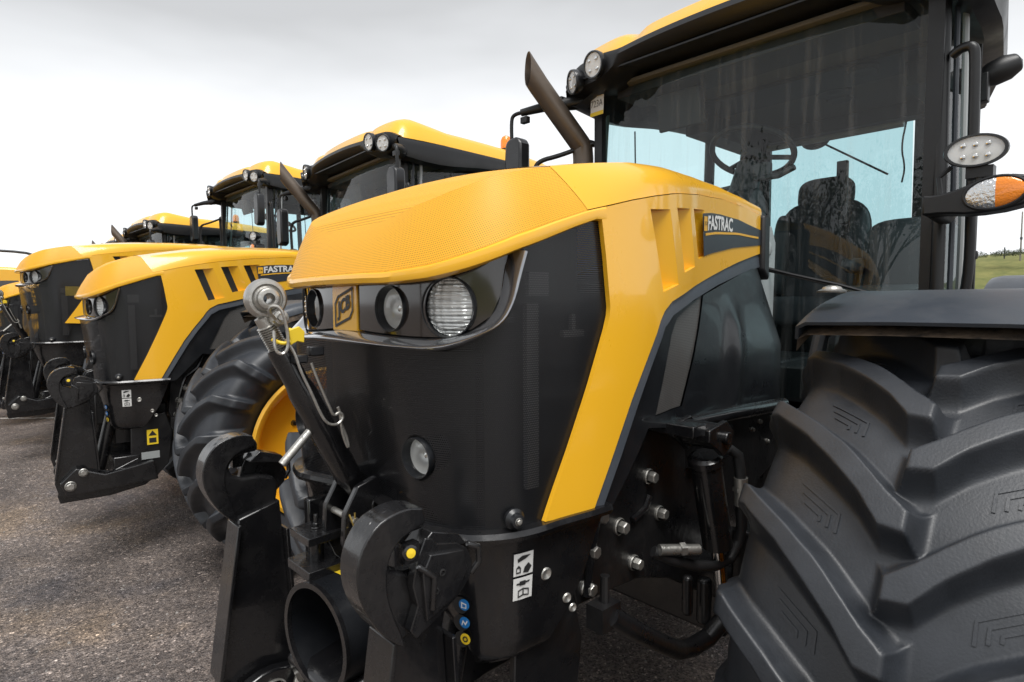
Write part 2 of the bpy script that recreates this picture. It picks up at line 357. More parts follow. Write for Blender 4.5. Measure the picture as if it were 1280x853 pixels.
# yellow side panel edges
F_ = [(-.357, 1.800), (-.371, 1.722), (-.386, 1.610), (-.384, 1.590), (-.374, 1.560), (-.324, 1.442), (-.26, 1.30), (-.191, 1.160)]
G_ = [(-.331, 1.150), (-.40, 1.272), (-.469, 1.388), (-.528, 1.468), (-.590, 1.543), (-.610, 1.572), (-.634, 1.596), (-.683, 1.621), (-.871, 1.662), (-1.131, 1.713), (-1.36, 1.759), (-1.60, 1.803)]
A_END = ARC[-1]; A_SH = a_of_x(-.36)
A_MESH = a_of_x(-.257)

M_rear = glass('rear_window_glass', (.50, .69, .72), .05, 0, .04)
def lamp(parent, c, ax, r, name='headlight', ribbed=False, depth=.05, label=None):
    ax = Vector(ax).normalized()
    o = ob(name, MB().lathe([(r * 1.07, -.012), (r * 1.10, .0), (r * 1.085, .004), (r * 1.05, .004), (r * 1.03, -.004), (r * 1.02, -.014), (r * 1.0, -.016), (r * .98, -depth - .014)], c, ax, 36), M_pla, parent, label)
    c = Vector(c) - ax * .012
    prof = [(r * .985 * math.sin(t), -depth * math.cos(t) * .9) for t in np.linspace(.15, 1.45, 9)]
    ob('reflector', MB().lathe([(.0, -depth * .86)] + prof, c, ax, 36), M_refl, o)
    ob('bulb', MB().lathe([(0, -depth * .2), (r * .16, -depth * .25), (r * .2, -depth * .5), (r * .22, -depth * .85)], c, ax, 16), M_chr, o)
    mb = MB(); n = 24; P = []
    if ribbed:
        x = Vector((0, 0, 1)) - ax * ax.z; x.normalize(); y = ax.cross(x)
        for i in range(n + 1):
            row = []
            for j in range(n + 1):
                u, w = 2 * i / n - 1, 2 * j / n - 1; uu = u * math.sqrt(1 - w * w / 2); ww = w * math.sqrt(1 - u * u / 2)
                h = r * .22 * (1 - (uu * uu + ww * ww)) + (.0022 if (i % 3) == 0 else 0) + (.0012 if j % 2 else 0)
                row.append(Vector(c) + x * (uu * r) + y * (ww * r) + ax * h)
            P.append(row)
        mb.grid(P)
    else: mb.lathe([(0, r * .2), (r * .4, r * .17), (r * .75, r * .09), (r * .97, 0)], c, ax, 32)
    ob('lens', mb, M_ribbed if ribbed else M_lens, o)
    return o

def led_lamp(parent, c, ax, r, name='roof_lamp', sx=1., leds=6, back=.06):
    ax = Vector(ax).normalized(); o = ob(name, MB().lathe([(0, -back), (r * .7, -back), (r * 1.05, -back * .45), (r * 1.12, .0), (r * 1.08, .012), (r * .96, .012), (r * .95, .004)], c, ax, 36, sx=sx), M_pla, parent)
    ob('lens', MB().lathe([(0, .007), (r * .95, .005)], c, ax, 36, sx=sx), M_lensw, o)
    z = Vector((0, 0, 1)); x = (z - ax * z.dot(ax)).normalized(); y = ax.cross(x)
    spots = [(.38 if i % 2 else -.38, (i // 2 - 1) * .42 * sx * (1 if sx > 1.2 else 1.0)) for i in range(6)] if leds == 6 else [(.4, -.4), (.4, .4), (-.4, -.4), (-.4, .4)]
    for p, q in spots: ob('diode', MB().lathe([(r * .17, .006), (r * .15, .010), (r * .09, .0115), (.0, .012)], Vector(c) + x * (p * r) + y * (q * r), ax, 14), M_chr, o)
    return o

def build_hood(T, vents=3, hd=0., detail=True):
    Z = lambda z: z + hd
    # rear solid bonnet (lip-to-crease band and crown), mesh nose in front of it
    def band(a0, a1, n, sgn, lo, hi, rows, bulge):
        P = []
        for i in range(n + 1):
            a = a0 + (a1 - a0) * i / n; x, y = plan(a); p0 = Vector((x, y, lo(x))); p1 = Vector(hi(a, x, y)); row = []
            x2, y2 = plan(a, -1e-3 if a else 0); nrm = Vector((x - plan(a, .01)[0], y - plan(a, .01)[1], 0))
            if nrm.length: nrm.normalize()
            for k in range(rows + 1):
                t = k / rows; q = p0.lerp(p1, t) + (nrm + Vector((0, 0, .8))) * (bulge * 4 * t * (1 - t)); row.append((q.x, sgn * q.y, Z(q.z)))
            P.append(row)
        return P
    def crown(x): return lerp(x, [-1.65, -1.2, -.6, -.25, -.1, -.02], [.030, .034, .036, .030, .016, .0])
    def top(a0, a1, n, m=16):
        P = []
        for i in range(n + 1):
            a = a0 + (a1 - a0) * i / n; x, y, z = crease(a); row = []
            for k in range(m + 1):
                t = 2 * k / m - 1; row.append((x, y * t, Z(z + crown(x) * (1 - t * t))))
            P.append(row)
        return P
    nose = MB(); am = A_MESH
    uvs = []
    for s in (1, -1):
        P = band(0, am + .06, 46, s, lipt, lambda a, x, y: crease(a) if True else 0, 10, .010)
        # cut the mesh along a slanted rear edge: foot of the band sits further back than its top
        for i, row in enumerate(P):
            a = (am + .06) * i / 46
            for k in range(len(row)):
                lim = am + .06 * (1 - k / 10)
                if a > lim: row[k] = None
        PP = []
        for i in range(47):
            row = []
            for k in range(11):
                lim = am + .06 * (1 - k / 10); a = lim * i / 46; x, y = plan(a); p0 = Vector((x, y, lipt(x))); p1 = Vector(crease(a))
                q0 = plan(a, .01); nr = Vector((x - q0[0], y - q0[1], 0)); nr.normalize(); t = k / 10
                q = p0.lerp(p1, t) + (nr + Vector((0, 0, .8))) * (.0035 * 4 * t * (1 - t)); row.append((q.x, s * q.y, Z(q.z))); uvs.append((s * a, t * .14))
            PP.append(row)
        nose.grid(PP, s < 0)
    m_ = 16; Pt = top(0.004, am, 40, m_); nose.grid(Pt)
    for row in Pt:
        for q in row: uvs.append((q[1], q[0]))
    nose.uv = uvs
    shell = MB()
    for s in (1, -1):
        PP = []
        for i in range(61):
            row = []
            for k in range(11):
                lim = am + .06 * (1 - k / 10); a = lim + (A_END - lim) * i / 60; x, y = plan(a); p0 = Vector((x, y, lipt(x))); p1 = Vector(crease(a))
                q0 = plan(a, .01); nr = Vector((x - q0[0], y - q0[1], 0)); nr.normalize(); t = k / 10
                q = p0.lerp(p1, t) + (nr + Vector((0, 0, .8))) * ((.0035 + .011 * min(1, i / 16)) * 4 * t * (1 - t)); row.append((q.x, s * q.y, Z(q.z + .0015)))
            PP.append(row)
        shell.grid(PP, s < 0)
        # lip rail under the mesh, from the nose centre back to the side panel
        a1 = a_of_x(-.372); PP = []
        for i in range(49):
            a = a1 * i / 48; x, y = plan(a); q0 = plan(a, .01); nx, ny = (x - q0[0]) / .01, (y - q0[1]) / .01; row = []
            zb, zt = lipb(x), lipt(x)
            fd = 1 - .45 * max(0, (i - 34) / 14)
            for off, t in ((-.03, .0), (-.002, -.02), (.007, .10), (.010, .5), (.008, .84), (.002, .97), (-.006, 1.0), (-.03, 1.0)):
                off = off * fd if off > 0 else off
                row.append((x + nx * off, s * (y + ny * off), Z(zb + (zt - zb) * t)))
            PP.append(row)
        shell.grid(PP, s < 0)
    Pt = top(am, A_END, 46)
    Pt = [[(q[0], q[1], q[2] + .0015) for q in r] for r in Pt]
    shell.grid(Pt)
    # rounded rear end of the bonnet
    x, y, z = crease(A_END); shell.prism([(-y, Z(1.80)), (y, Z(1.80)), (y + .04, Z(1.95)), (y, Z(z)), (0, Z(z + .03)), (-y, Z(z)), (-y - .04, Z(1.95))], -1.60, -1.595, 'x')
    hood = ob('hood', shell, M_yel, T, solid=.0, sharp=28)
    ob('hood_mesh', nose, M_ymesh, hood, 'yellow perforated mesh nose of the hood', sharp=28)
    for s in (1, -1):
        side = [p for p in F_[::-1]] + [(x, lipt(x) - .001) for x in (-.372, -.42, -.47, -.568, -.695, -.81, -.925, -1.05, -1.183, -1.3, -1.415, -1.6)] + G_[::-1]
        side[len(F_) - 1] = (-.357, lipb(-.357) + .004)
        side = [(x, z) for x, z in side]
        slots = []
        V = [(-.548, 1.845, -.625, 1.645), (-.712, 1.868, -.782, 1.700), (-.865, 1.885, -.925, 1.745)][:vents] if vents <= 3 else [(-.50, 1.83, -.575, 1.65), (-.64, 1.85, -.705, 1.69), (-.78, 1.872, -.838, 1.72), (-.92, 1.885, -.968, 1.75)]
        wv = .115 if vents <= 3 else .10
        for xt_, zt_, xb_, zb_ in V: slots.append([(xt_, zt_), (xt_ - wv, zt_ + .012), (xb_ - wv * .92, zb_ + .022), (xb_, zb_)])
        def fs(x, z, o=0.): return (x, s * (planY(x) + .004 + o - .25 * max(0, abs(x + .30) - .0) * 0), Z(z))
        p = patch(side, fs, .03, slots)
        sp = ob('side_panel', p, M_yel, hood, solid=.012)
        for sl in slots:
            (xt_, zt_), (xr, zr), (xrb, zrb), (xb_, zb_) = sl
            g = MB()
            # ramp from the flush rear edge to the deep front edge, then a black face painted as the dark of the slot
            fr = .48; A = lambda x, z, d: (x, s * (planY(x) + .004 - d), Z(z))
            f1, f2 = (xt_ + (xr - xt_) * fr, zt_ + .003), (xb_ + (xrb - xb_) * fr, zb_ + .006); dd = .030
            g.add([A(xr, zr, .0), A(xrb, zrb, .0), A(f2[0], f2[1], dd), A(f1[0], f1[1], dd)], [(0, 1, 2, 3)])
            g.add([A(xr, zr, 0), A(f1[0], f1[1], dd), A(xt_, zt_, dd), A(xt_, zt_, 0)], [(0, 1, 2, 3)])
            g.add([A(xrb, zrb, 0), A(xb_, zb_, 0), A(xb_, zb_, dd), A(f2[0], f2[1], dd)], [(0, 1, 2, 3)])
            g.add([A(xt_, zt_, 0), A(xt_, zt_, dd + .0), A(xb_, zb_, dd + .0), A(xb_, zb_, 0)], [(0, 1, 2, 3)])
            ob('vent_scoop', g, M_yel, hood, bevel=.0015)
            ob('vent_slot_dark', MB().add([A(f1[0], f1[1], dd), A(f2[0], f2[1], dd), A(xb_, zb_, dd + .001), A(xt_, zt_, dd + .001)], [(0, 1, 2, 3)]), M_ink_shade, hood)
        # charcoal decal with lettering
        dx0 = -.955 if vents <= 3 else -1.03
        zt = lambda x: lerp(x, [-1.6, -1.35, -1.1, -.93], [1.893, 1.908, 1.902, 1.882]); zb = lambda x: lerp(x, [-1.6, -1.3, -.96], [1.836, 1.806, 1.757])
        dp = [(dx0 - .02, zb(dx0)), (dx0, zt(dx0) - .002)] + [(x, zt(x)) for x in (-1.05, -1.15, -1.25, -1.35, -1.5, -1.6)] + [(x, zb(x)) for x in (-1.6, -1.45, -1.3, -1.15, -1.05)]
        d = ob('decal', patch(dp, lambda x, z: fs(x, z, .0025), .03), M_decal, hood)
        st = [(x, zt(x) + (zb(x) - zt(x)) * .48) for x in np.linspace(dx0 - .03, -1.57, 12)]
        st = st + [(x, z - .0075) for x, z in st[::-1]]
        ob('stripe', patch(st, lambda x, z: fs(x, z, .0040), .04), M_yel, d)
        v, f = text_mesh('FASTRAC', 1, .035)
        if s < 0: v = [(1 - a, b, c) for a, b, c in v]; v = [(1 - a, b, c) for a, b, c in v]
        x0 = dx0 - .055; tw = .27; hgt = .046
        def tp(a, b, s=s):
            x = x0 - tw * (a if s > 0 else 1 - a); mid = zt(x) + (zb(x) - zt(x)) * .245
            return fs(x, mid + (b - .5) * hgt + .0, .0045)
        ob('lettering', MB().add([tp(a, b) for a, b, c in v], f), M_wht, d, fixn=False)
        e = .036; xs = dx0 - .012; zz = zt(xs) + (zb(xs) - zt(xs)) * .25
        ob('square_mark', patch([(xs, zz - .022), (xs, zz + .022), (xs - e, zz + .025), (xs - e, zz - .019)], lambda x, z: fs(x, z, .0045), .05), M_yel, d)
        v, f = text_mesh('JCB', 1, .01)
        ob('lettering', MB().add([fs(xs - e * .15 - e * .7 * (a if s > 0 else 1 - a), zz - .006 + .014 * b, .0058) for a, b, c in v], f), M_ink_shade, d, fixn=False)
    return hood

def build_front(T, hd=0., detail=True):
    Z = lambda z: z + hd if z > 1.3 else z + hd * max(0, (z - 1.158) / .142)
    amax = a_of_x(-.385)
    ax_ = lambda x: a_of_x(x)
    ch_lo = [(0, 1.533), (.14, 1.531), (.27, 1.526), (.37, 1.523), (ax_(-.059), 1.551), (ax_(-.098), 1.577), (ax_(-.118), 1.618), (ax_(-.133), 1.673), (ax_(-.146), 1.718)]
    ch_hi = [(0, 1.560), (.14, 1.552), (.25, 1.547), (.34, 1.546), (ax_(-.043), 1.563), (ax_(-.082), 1.590), (ax_(-.106), 1.634), (ax_(-.116), 1.690), (ax_(-.128), 1.730)]
    def both(c): return [(-a, z) for a, z in c[::-1]] + c[1:]
    f_a = [(a_of_x(x), z) for x, z in F_]
    # perforated grille that wraps nose and flanks
    top = [(ax_(-.146), lipb(-.146) + .004), (ax_(-.18), lipb(-.18) + .004), (ax_(-.25), lipb(-.25) + .004), (ax_(-.30), lipb(-.30) + .004)]
    right = ch_lo[:-1] + top + [(a + .006, z) for a, z in f_a[:-1]] + [(a_of_x(-.2), 1.158)]
    bot = [(a, 1.158) for a in np.linspace(a_of_x(-.2), 0, 12)][1:]
    half = right + bot
    poly = [(-a, z) for a, z in half[::-1]] + half
    # clean duplicates
    q = []
    for p in poly:
        if not q or math.hypot(p[0] - q[-1][0], p[1] - q[-1][1]) > 1e-4: q.append(p)
    if math.hypot(q[0][0] - q[-1][0], q[0][1] - q[-1][1]) < 1e-4: q.pop()
    LA = .288; LZ = 1.297
    g = patch([(a, z) for a, z in q], lambda a, z: (*plan3(a, z, .010), Z(z)), .025, [circ(LA, LZ, .049, 22), circ(-LA, LZ, .049, 22)])
    gr = ob('grille', g, M_bmesh, T, 'black perforated mesh grille wrapping the nose')
    frame = MB(); 
    # radiator core, cowl and pipes seen faintly through the mesh
    core = ob('radiator', MB().box((-.16, 0, 1.36 + hd / 2), (.06, .62, .42)), M_eng, T)
    pm = MB(); pm.box((-.20, .415, 1.42), (.035, .012, .40)); ob('radiator_bracket', pm, M_engl, core)
    pm = MB(); pm.box((-.33, .418, 1.55), (.07, .012, .014)); pm.box((-.33, .418, 1.57), (.012, .01, .05)); pm.box((-.21, .425, 1.66), (.06, .01, .05)); ob('radiator_clip', pm, M_engl, core)
    sh = []
    for i in range(41):
        a = -A_SH + 2 * A_SH * i / 40; x0_, y0_ = plan(a); sh.append([(*plan3(a, z, .105 if abs(a) < .45 else .075), Z(z)) for z in np.linspace(1.12, 1.515 if abs(a) < .46 else lipb(x0_) - .004, 9)])
    ob('dark_grille_backing', MB().grid(sh), M_ink_shade, T)  # black sheet added behind the mesh so the nose looks dark inside
    if hd:
        for a0_, a1_, z0_, z1_ in ((.60, .68, 1.43, 1.52), (.72, .80, 1.44, 1.53), (.81, .87, 1.44, 1.53)):
            ob('warning_label', patch([(a0_, z0_), (a1_, z0_), (a1_, z1_), (a0_, z1_)], lambda a, z: (*plan(a, .022), Z(z)), .05), M_ylp, T, 'yellow warning label seen behind the grille mesh')
    # headlight panel recessed behind the lip
    hl = [(a, z + .004) for a, z in ch_hi[:-1]] + [(ax_(-.13), lipb(-.13) - .002)] + [(ax_(x), lipb(x) + .004) for x in (-.10, -.06, -.02, .02)] + [(.1, 1.667), (0, 1.667)]
    hp = [(-a, z) for a, z in hl[::-1]] + hl; q = []
    for p in hp:
        if not q or math.hypot(p[0] - q[-1][0], p[1] - q[-1][1]) > 1e-4: q.append(p)
    if math.hypot(q[0][0] - q[-1][0], q[0][1] - q[-1][1]) < 1e-4: q.pop()
    lamps = [(.190, 1.609, .046), (.352, 1.612, .0585)]
    # lens holes in arc coordinates
    def a_at_y(y): return lerp(y, AY[:45], ARC[:45])
    hs = []
    for y, z, r in lamps:
        for s in (1, -1): hs.append(circ(s * a_at_y(y), z, r * 1.06, 26, 1.0))
    hp_ob = ob('headlight_panel', patch(q, lambda a, z: (*plan(a, .040), Z(z)), .02, hs), M_gloss, T, 'glossy black headlight panel')
    for y, z, r in lamps:
        for s in (1, -1):
            x, yy = plan(s * a_at_y(y), .038); n = Vector((1, s * (.10 if y < .3 else .36), -.02))
            lamp(hp_ob, (x, yy, Z(z)), n, r, 'headlight', ribbed=y > .3, depth=.055)
    # trim strip: dark metallic, sweeps under the lamps and up at both ends
    P = []
    lo, hi = both(ch_lo), both(ch_hi)
    lo = smooth_pl(lo, 2); hi = smooth_pl(hi, 2)
    for (a0, z0), (a1, z1) in zip(lo, hi):
        row = []
        for t, o in ((0, -.003), (.08, -.010), (.30, -.015), (.42, -.012), (.7, .008), (1, .042)):
            a = a0 + (a1 - a0) * t; z = z0 + (z1 - z0) * t; x, y = plan(a, o); row.append((x, y, Z(z)))
        P.append(row)
    ob('trim_strip', MB().grid(P), M_trim, T, 'dark metallic trim strip under the headlights', sharp=50)
    # badge plate with raised border and letters
    bz0, bz1, by = 1.556, 1.668, .060; x0 = plan(0, .046)[0] + .010
    bd = MB().prism([(-by, bz0), (by, bz0), (by, bz1), (-by, bz1)], x0 - .02, x0, 'x'); 
    badge = ob('badge', MB().add([(a, b, Z(c)) for a, b, c in bd.v], bd.f), M_yel, T, 'yellow badge between the headlights', bevel=.002)
    v, f = text_mesh('JCB', 1, .045, 0)
    cz = 1.612; sk = .0; w2, h2 = .040, .024
    sh = lambda u, w: (x0 + .0022, u * w2 * -1, Z(cz + w * h2 + u * w2 * -.30 * -1))
    # slanted frame
    outer = [(-1.12, -1.5), (.75, -1.5), (1.12, -.9), (1.12, 1.5), (-.75, 1.5), (-1.12, .9)]; inner = [(x * .88, z * .82) for x, z in outer]
    F = MB(); n = len(outer); F.add([(x0 + .002, -p[0] * w2 * -1, Z(cz + p[1] * h2 + p[0] * w2 * .28)) for p in outer + inner], [(i, (i + 1) % n, n + (i + 1) % n, n + i) for i in range(n)])
    ob('badge_border', F, M_ink_shade, badge)
    ob('lettering', MB().add([(x0 + .002, (a - .5) * 2 * w2 * .80, Z(cz + (b - .5) * 2 * h2 * .95 + (a - .5) * 2 * w2 * .28)) for a, b, c in v], f), M_ink_shade, badge, fixn=False)
    # low work lamps set in the grille
    for s in (1, -1):
        x, y = plan3(s * LA, LZ, .012); lamp(gr, (x + .004, y, Z(LZ)), (1, s * .12, -.05), .040, 'work_lamp', depth=.05, label='round lamp low in the grille')
    # tamper lock knob
    x, y = plan(a_of_x(-.115)); kn = ob('latch_knob', MB().lathe([(.020, -.005), (.022, .006), (.016, .012), (.014, .022), (0, .024)], (x, y, 1.182), (.25, 1, 0), 18), M_pla, T)
    ob('latch_screw', MB().hexbolt((x + .006, y + .022, 1.182), (.25, 1, 0), .006, .004), M_zinc, kn)
    x, y = plan(-a_of_x(-.115)); ob('latch_knob', MB().lathe([(.020, -.005), (.022, .006), (.016, .012), (.014, .022), (0, .024)], (x, y, 1.182), (.25, -1, 0), 18), M_pla, T)
    # bumper: lip flange then tapering bowl below
    A1 = a_of_x(-.40); P = []
    NB = 57
    prof = [(1.160, .012), (1.158, -.012), (1.148, -.018), (1.138, -.014), (1.128, .010), (1.110, .016), (1.05, .020), (1.0, .024), (.95, .029), (.90, .035), (.868, .042), (.850, .058), (.842, .085)]
    for i in range(NB):
        u_ = -1 + 2 * i / (NB - 1); row = []
        for z, ins in prof:
            a = u_ * a_of_x(lerp(z, [.842, .862, .99, 1.12, 1.16], [-.215, -.240, -.325, -.375, -.386])); zz = z
            if abs(a) < .42 and z < 1.11: zz = 1.11 - (1.11 - z) * (.38 + .62 * (abs(a) / .42) ** 4)
            x, y = plan3(a, max(z, 1.0), ins); row.append((x, y, zz))
        P.append(row)
    bump = ob('bumper', MB().grid(P), M_blk, T, 'black moulded bumper below the grille', solid=.008, sharp=40)
    if detail:
        def onb(a, z, o=.003):
            ins = lerp(z, [.842, .850, .868, .90, .95, 1.0, 1.11], [.085, .058, .042, .035, .029, .024, .016]); x, y = plan3(a, max(z, 1.0), ins - o); return (x, y, z)
        al = a_of_x(-.147)
        for z0, z1 in ((1.050, 1.099), (.996, 1.045)):
            st = ob('warning_sticker', patch([(al - .026, z0), (al + .026, z0), (al + .026, z1), (al - .026, z1)], lambda a, z: onb(a, z), .02), M_wht, bump, 'white pictogram sticker on the bumper')
            pic = MB()
            if z0 > 1.02:
                patch([(al - .016, z0 + .030), (al + .004, z0 + .036), (al + .018, z0 + .043), (al - .005, z0 + .044), (al - .017, z0 + .038)], lambda a, z: onb(a, z, .0045), .02, mb=pic)
                patch([(al - .002, z0 + .006), (al + .012, z0 + .004), (al + .021, z0 + .016), (al + .012, z0 + .026), (al + .002, z0 + .018)], lambda a, z: onb(a, z, .0045), .02, mb=pic)
                patch([(al - .020, z0 + .006), (al - .008, z0 + .006), (al - .008, z0 + .018), (al - .014, z0 + .024), (al - .020, z0 + .018)], lambda a, z: onb(a, z, .0045), .02, mb=pic, holes=[[(al - .018, z0 + .009), (al - .011, z0 + .009), (al - .011, z0 + .017), (al - .018, z0 + .017)]])
            else:
                patch([(al - .018, z0 + .034), (al + .016, z0 + .036), (al + .018, z0 + .040), (al - .018, z0 + .038)], lambda a, z: onb(a, z, .0045), .02, mb=pic)
                patch([(al - .010, z0 + .032), (al + .006, z0 + .032), (al + .006, z0 + .042), (al - .010, z0 + .042)], lambda a, z: onb(a, z, .0045), .02, mb=pic)
                patch([(al - .014, z0 + .005), (al + .0, z0 + .009), (al + .016, z0 + .006), (al + .016, z0 + .022), (al + .0, z0 + .026), (al - .014, z0 + .022)], lambda a, z: onb(a, z, .0045), .02, mb=pic,
                      holes=[[(al - .0115, z0 + .009), (al - .0015, z0 + .012), (al - .0015, z0 + .0225), (al - .0115, z0 + .0195)], [(al + .0015, z0 + .012), (al + .0135, z0 + .0095), (al + .0135, z0 + .0195), (al + .0015, z0 + .0225)]])
            pic.uv = None
            ob('pictogram', pic, M_ink_shade, st)
        ab = a_of_x(.012) + .085
        for k, (z, mt_) in enumerate(((.995, M_blu), (.955, M_blu), (.917, M_ylp))):
            dsk = ob('round_sticker', patch(circ(ab, z, .013, 16), lambda a, zz: onb(a, zz, .004), .02), mt_, bump, ['blue round sticker, top of three', 'blue round sticker, middle of three', 'yellow round sticker, bottom of three'][k])
            pp = MB()
            if k == 0: patch([(ab - .007, z - .007), (ab + .006, z - .007), (ab + .006, z + .003), (ab - .007, z + .007)], lambda a, zz: onb(a, zz, .0052), .02, mb=pp, holes=[[(ab - .004, z - .005), (ab + .004, z - .005), (ab + .004, z + .001), (ab - .004, z + .003)]])
            elif k == 1: patch([(ab - .008, z - .006), (ab - .004, z + .007), (ab + .002, z - .001), (ab + .006, z + .006), (ab + .008, z + .004), (ab + .002, z - .006), (ab - .003, z + .001), (ab - .006, z - .007)], lambda a, zz: onb(a, zz, .0052), .02, mb=pp)
            else: patch(circ(ab, z, .007, 12), lambda a, zz: onb(a, zz, .0052), .02, mb=pp, holes=[circ(ab, z, .004, 10)])
            pp.uv = None; ob('pictogram', pp, M_wht if k < 2 else M_ink_shade, dsk)
            ob('recess_shade', patch(circ(ab - .010, z - .003, .019, 18), lambda a, zz: onb(a, zz, .0022), .02), M_ink_shade, bump)  # flat black disc painted as the shade of a recess
        for a, z, r in ((a_of_x(-.215), 1.032, .011), (a_of_x(-.28), .955, .009), (a_of_x(-.30), .925, .008)):
            p = onb(a, z, .002); ob('bumper_bolt', MB().lathe([(r * 1.3, 0), (r, .003), (r * .5, .001), (0, .0)], p, (.25, 1, 0), 14), M_zinc, bump)
    # chassis nose box under the bumper
    ob('front_subframe', MB().box((-.24, 0, .86), (.30, .56, .24)).box((-.10, 0, .98), (.2, .5, .22)), M_chs, T, bevel=.01)

def build_side(T, hd=0.):
    """everything between bonnet and axle on both flanks"""
    for s in (1, -1):
        # grey edge trim following the yellow panel
        g = G_; P = []
        off = [.030, .034, .036, .036, .038, .040, .040, .038, .038, .040, .046, .050]
        for i, (x, z) in enumerate(g):
            a = g[max(0, i - 1)]; b = g[min(len(g) - 1, i + 1)]; dx, dz = b[0] - a[0], b[1] - a[1]; L = math.hypot(dx, dz); nx, nz = (-dz / L, dx / L)
            if nz > 0: nx, nz = -nx, -nz
            if i < 6: nx, nz = (-abs(dz) / L, -abs(dx) / L * .6)
            w = off[i]; y = planY(x)
            P.append([(x + .02 * -nx, s * (y - .012), z - nz * .02 + hd), (x, s * (y - .002), z + hd), (x + nx * w, s * (planY(x + nx * w) + .004), z + nz * w + hd), (x + nx * (w + .010), s * (planY(x + nx * w) - .012), z + nz * (w + .010) + hd)])
        ob('edge_trim', MB().grid(P, s < 0), M_gry, T, 'grey trim edge along the yellow panel', sharp=40)
        # dark moulded engine cover
        top = [(x, z - .045) for x, z in G_[6:]]
        poly = [(-.36, 1.135)] + [(x - .030, z - .02) for x, z in G_[1:6]] + top + [(-1.63, 1.70), (-1.66, 1.5), (-1.67, 1.32), (-1.64, 1.24), (-1.50, 1.215), (-1.20, 1.23), (-.90, 1.25), (-.58, 1.30), (-.42, 1.14)]
        hole = [(-.835, 1.60), (-.985, 1.640), (-.93, 1.54), (-.87, 1.44), (-.80, 1.325), (-.62, 1.325), (-.675, 1.43), (-.725, 1.53), (-.765, 1.575)]
        def bul(x, z):
            b = .115 * (max(0, min(1, (1.80 - z) / .34))) * max(0, min(1, (-.75 - x) / .75)); e = .05 * max(0, min(1, (-1.55 - x) / .12)) ** 2
            rib = .022 * math.exp(-((x + 1.18 + (z - 1.4) * .18) / .05) ** 2) * max(0, min(1, (1.64 - z) / .1))
            return (x, s * (planY(x) - .014 + b - e + rib), z + hd * max(0, (z - 1.2) / .5))
        ob('engine_cover', patch(poly, bul, .028, [hole]), M_pla, T, 'dark moulded engine cover behind the yellow panel', sharp=60)
        ob('side_vent', patch([(x, z) for x, z in hole], lambda x, z: (bul(x, z)[0], bul(x, z)[1] - s * .006, bul(x, z)[2]), .03), M_smesh, T, 'metal mesh vent in the engine cover')
        # frame plate with bolts
        pl = [(-.40, 1.14), (-.385, .93), (-.40, .865), (-.515, .862), (-.66, .852), (-.82, .80), (-1.06, .667), (-1.25, .72), (-1.40, .98), (-1.62, 1.05), (-1.62, 1.245), (-1.20, 1.235), (-.85, 1.27), (-.62, 1.325), (-.55, 1.31)]
        fp = ob('frame_plate', MB().prism(pl, s * .335, s * .372, 'y'), M_chs, T, bevel=.006)
        for x, z, r in ((-.703, 1.134, .016), (-.757, 1.016, .016), (-.569, 1.026, .017), (-.481, 1.076, .016), (-.448, .996, .017), (-.635, .907, .016), (-.434, .904, .017)):
            ob('bolt', MB().hexbolt((x, s * .372, z), (0, s, 0), r, .024), M_zinc, fp)
        for x, z in ((-1.34, 1.17), (-1.40, 1.19), (-1.5, 1.19), (-1.46, 1.11)): ob('bolt', MB().hexbolt((x, s * .372, z), (0, s, 0), .007, .008), M_zinc, fp)
        # raised ribs and brackets
        ob('rib', MB().tube([(-.47, s * .385, 1.10), (-.49, s * .385, 1.15), (-.56, s * .385, 1.20), (-.60, s * .385, 1.28), (-.66, s * .385, 1.315)], .012, 8).tube([(-.62, s * .38, 1.03), (-.68, s * .38, 1.05), (-.70, s * .38, 1.08)], .010, 8).tube([(-.42, s * .385, .89), (-.45, s * .385, 1.03), (-.47, s * .385, 1.10)], .010, 8), M_blk, fp)
        ob('frame_tube', MB().tube([(-.84, s * .40, 1.262), (-1.1, s * .41, 1.262), (-1.5, s * .41, 1.245)], .024, 14).box((-1.02, s * .385, 1.17), (.24, .03, .10)), M_blk, T)
        # suspension cylinder and hoses
        cy = ob('suspension_cylinder', MB().cyl((-.79, s * .50, 1.175), (-.862, s * .50, .93), .042, 24).lathe([(.042, 0), (.047, .004), (.047, .022), (.038, .03), (0, .03)], (-.79, s * .50, 1.175), (.28, 0, .96), 24).cyl((-.77, s * .455, 1.262), (-.77, s * .545, 1.262), .036, 20), M_blk, T)
        ob('cylinder_rod', MB().cyl((-.862, s * .50, .93), (-.90, s * .50, .73), .019, 16), M_chr, cy)
        ob('pivot_ear', MB().prism([(-.70, 1.29), (-.79, 1.305), (-.83, 1.27), (-.82, 1.23), (-.775, 1.21), (-.74, 1.235), (-.70, 1.26)], s * .545, s * .56, 'y').prism([(-.70, 1.29), (-.79, 1.305), (-.83, 1.27), (-.82, 1.23), (-.775, 1.21), (-.74, 1.235), (-.70, 1.26)], s * .44, s * .455, 'y').cyl((-.775, s * .43, 1.262), (-.775, s * .575, 1.262), .016, 14).box((-.74, s * .44, 1.28), (.10, .16, .03)), M_blk, cy, bevel=.003)
        h = ob('hydraulic_hose', MB().tube([(-.84, s * .51, 1.20), (-.87, s * .525, 1.21), (-.893, s * .54, 1.19), (-.90, s * .545, 1.14), (-.905, s * .545, 1.05), (-.925, s * .54, .98), (-.93, s * .53, .93), (-.90, s * .52, .885), (-.85, s * .50, .872), (-.78, s * .48, .885), (-.70, s * .45, .92), (-.66, s * .42, .945)], .0155, 12), M_hose, T)
        ob('hose_coupling', MB().cyl((-.902, s * .546, 1.125), (-.906, s * .546, 1.045), .019, 14).lathe([(.022, 0), (.022, .012)], (-.903, s * .546, 1.085), (0, 0, 1), 6), M_zinc, h)
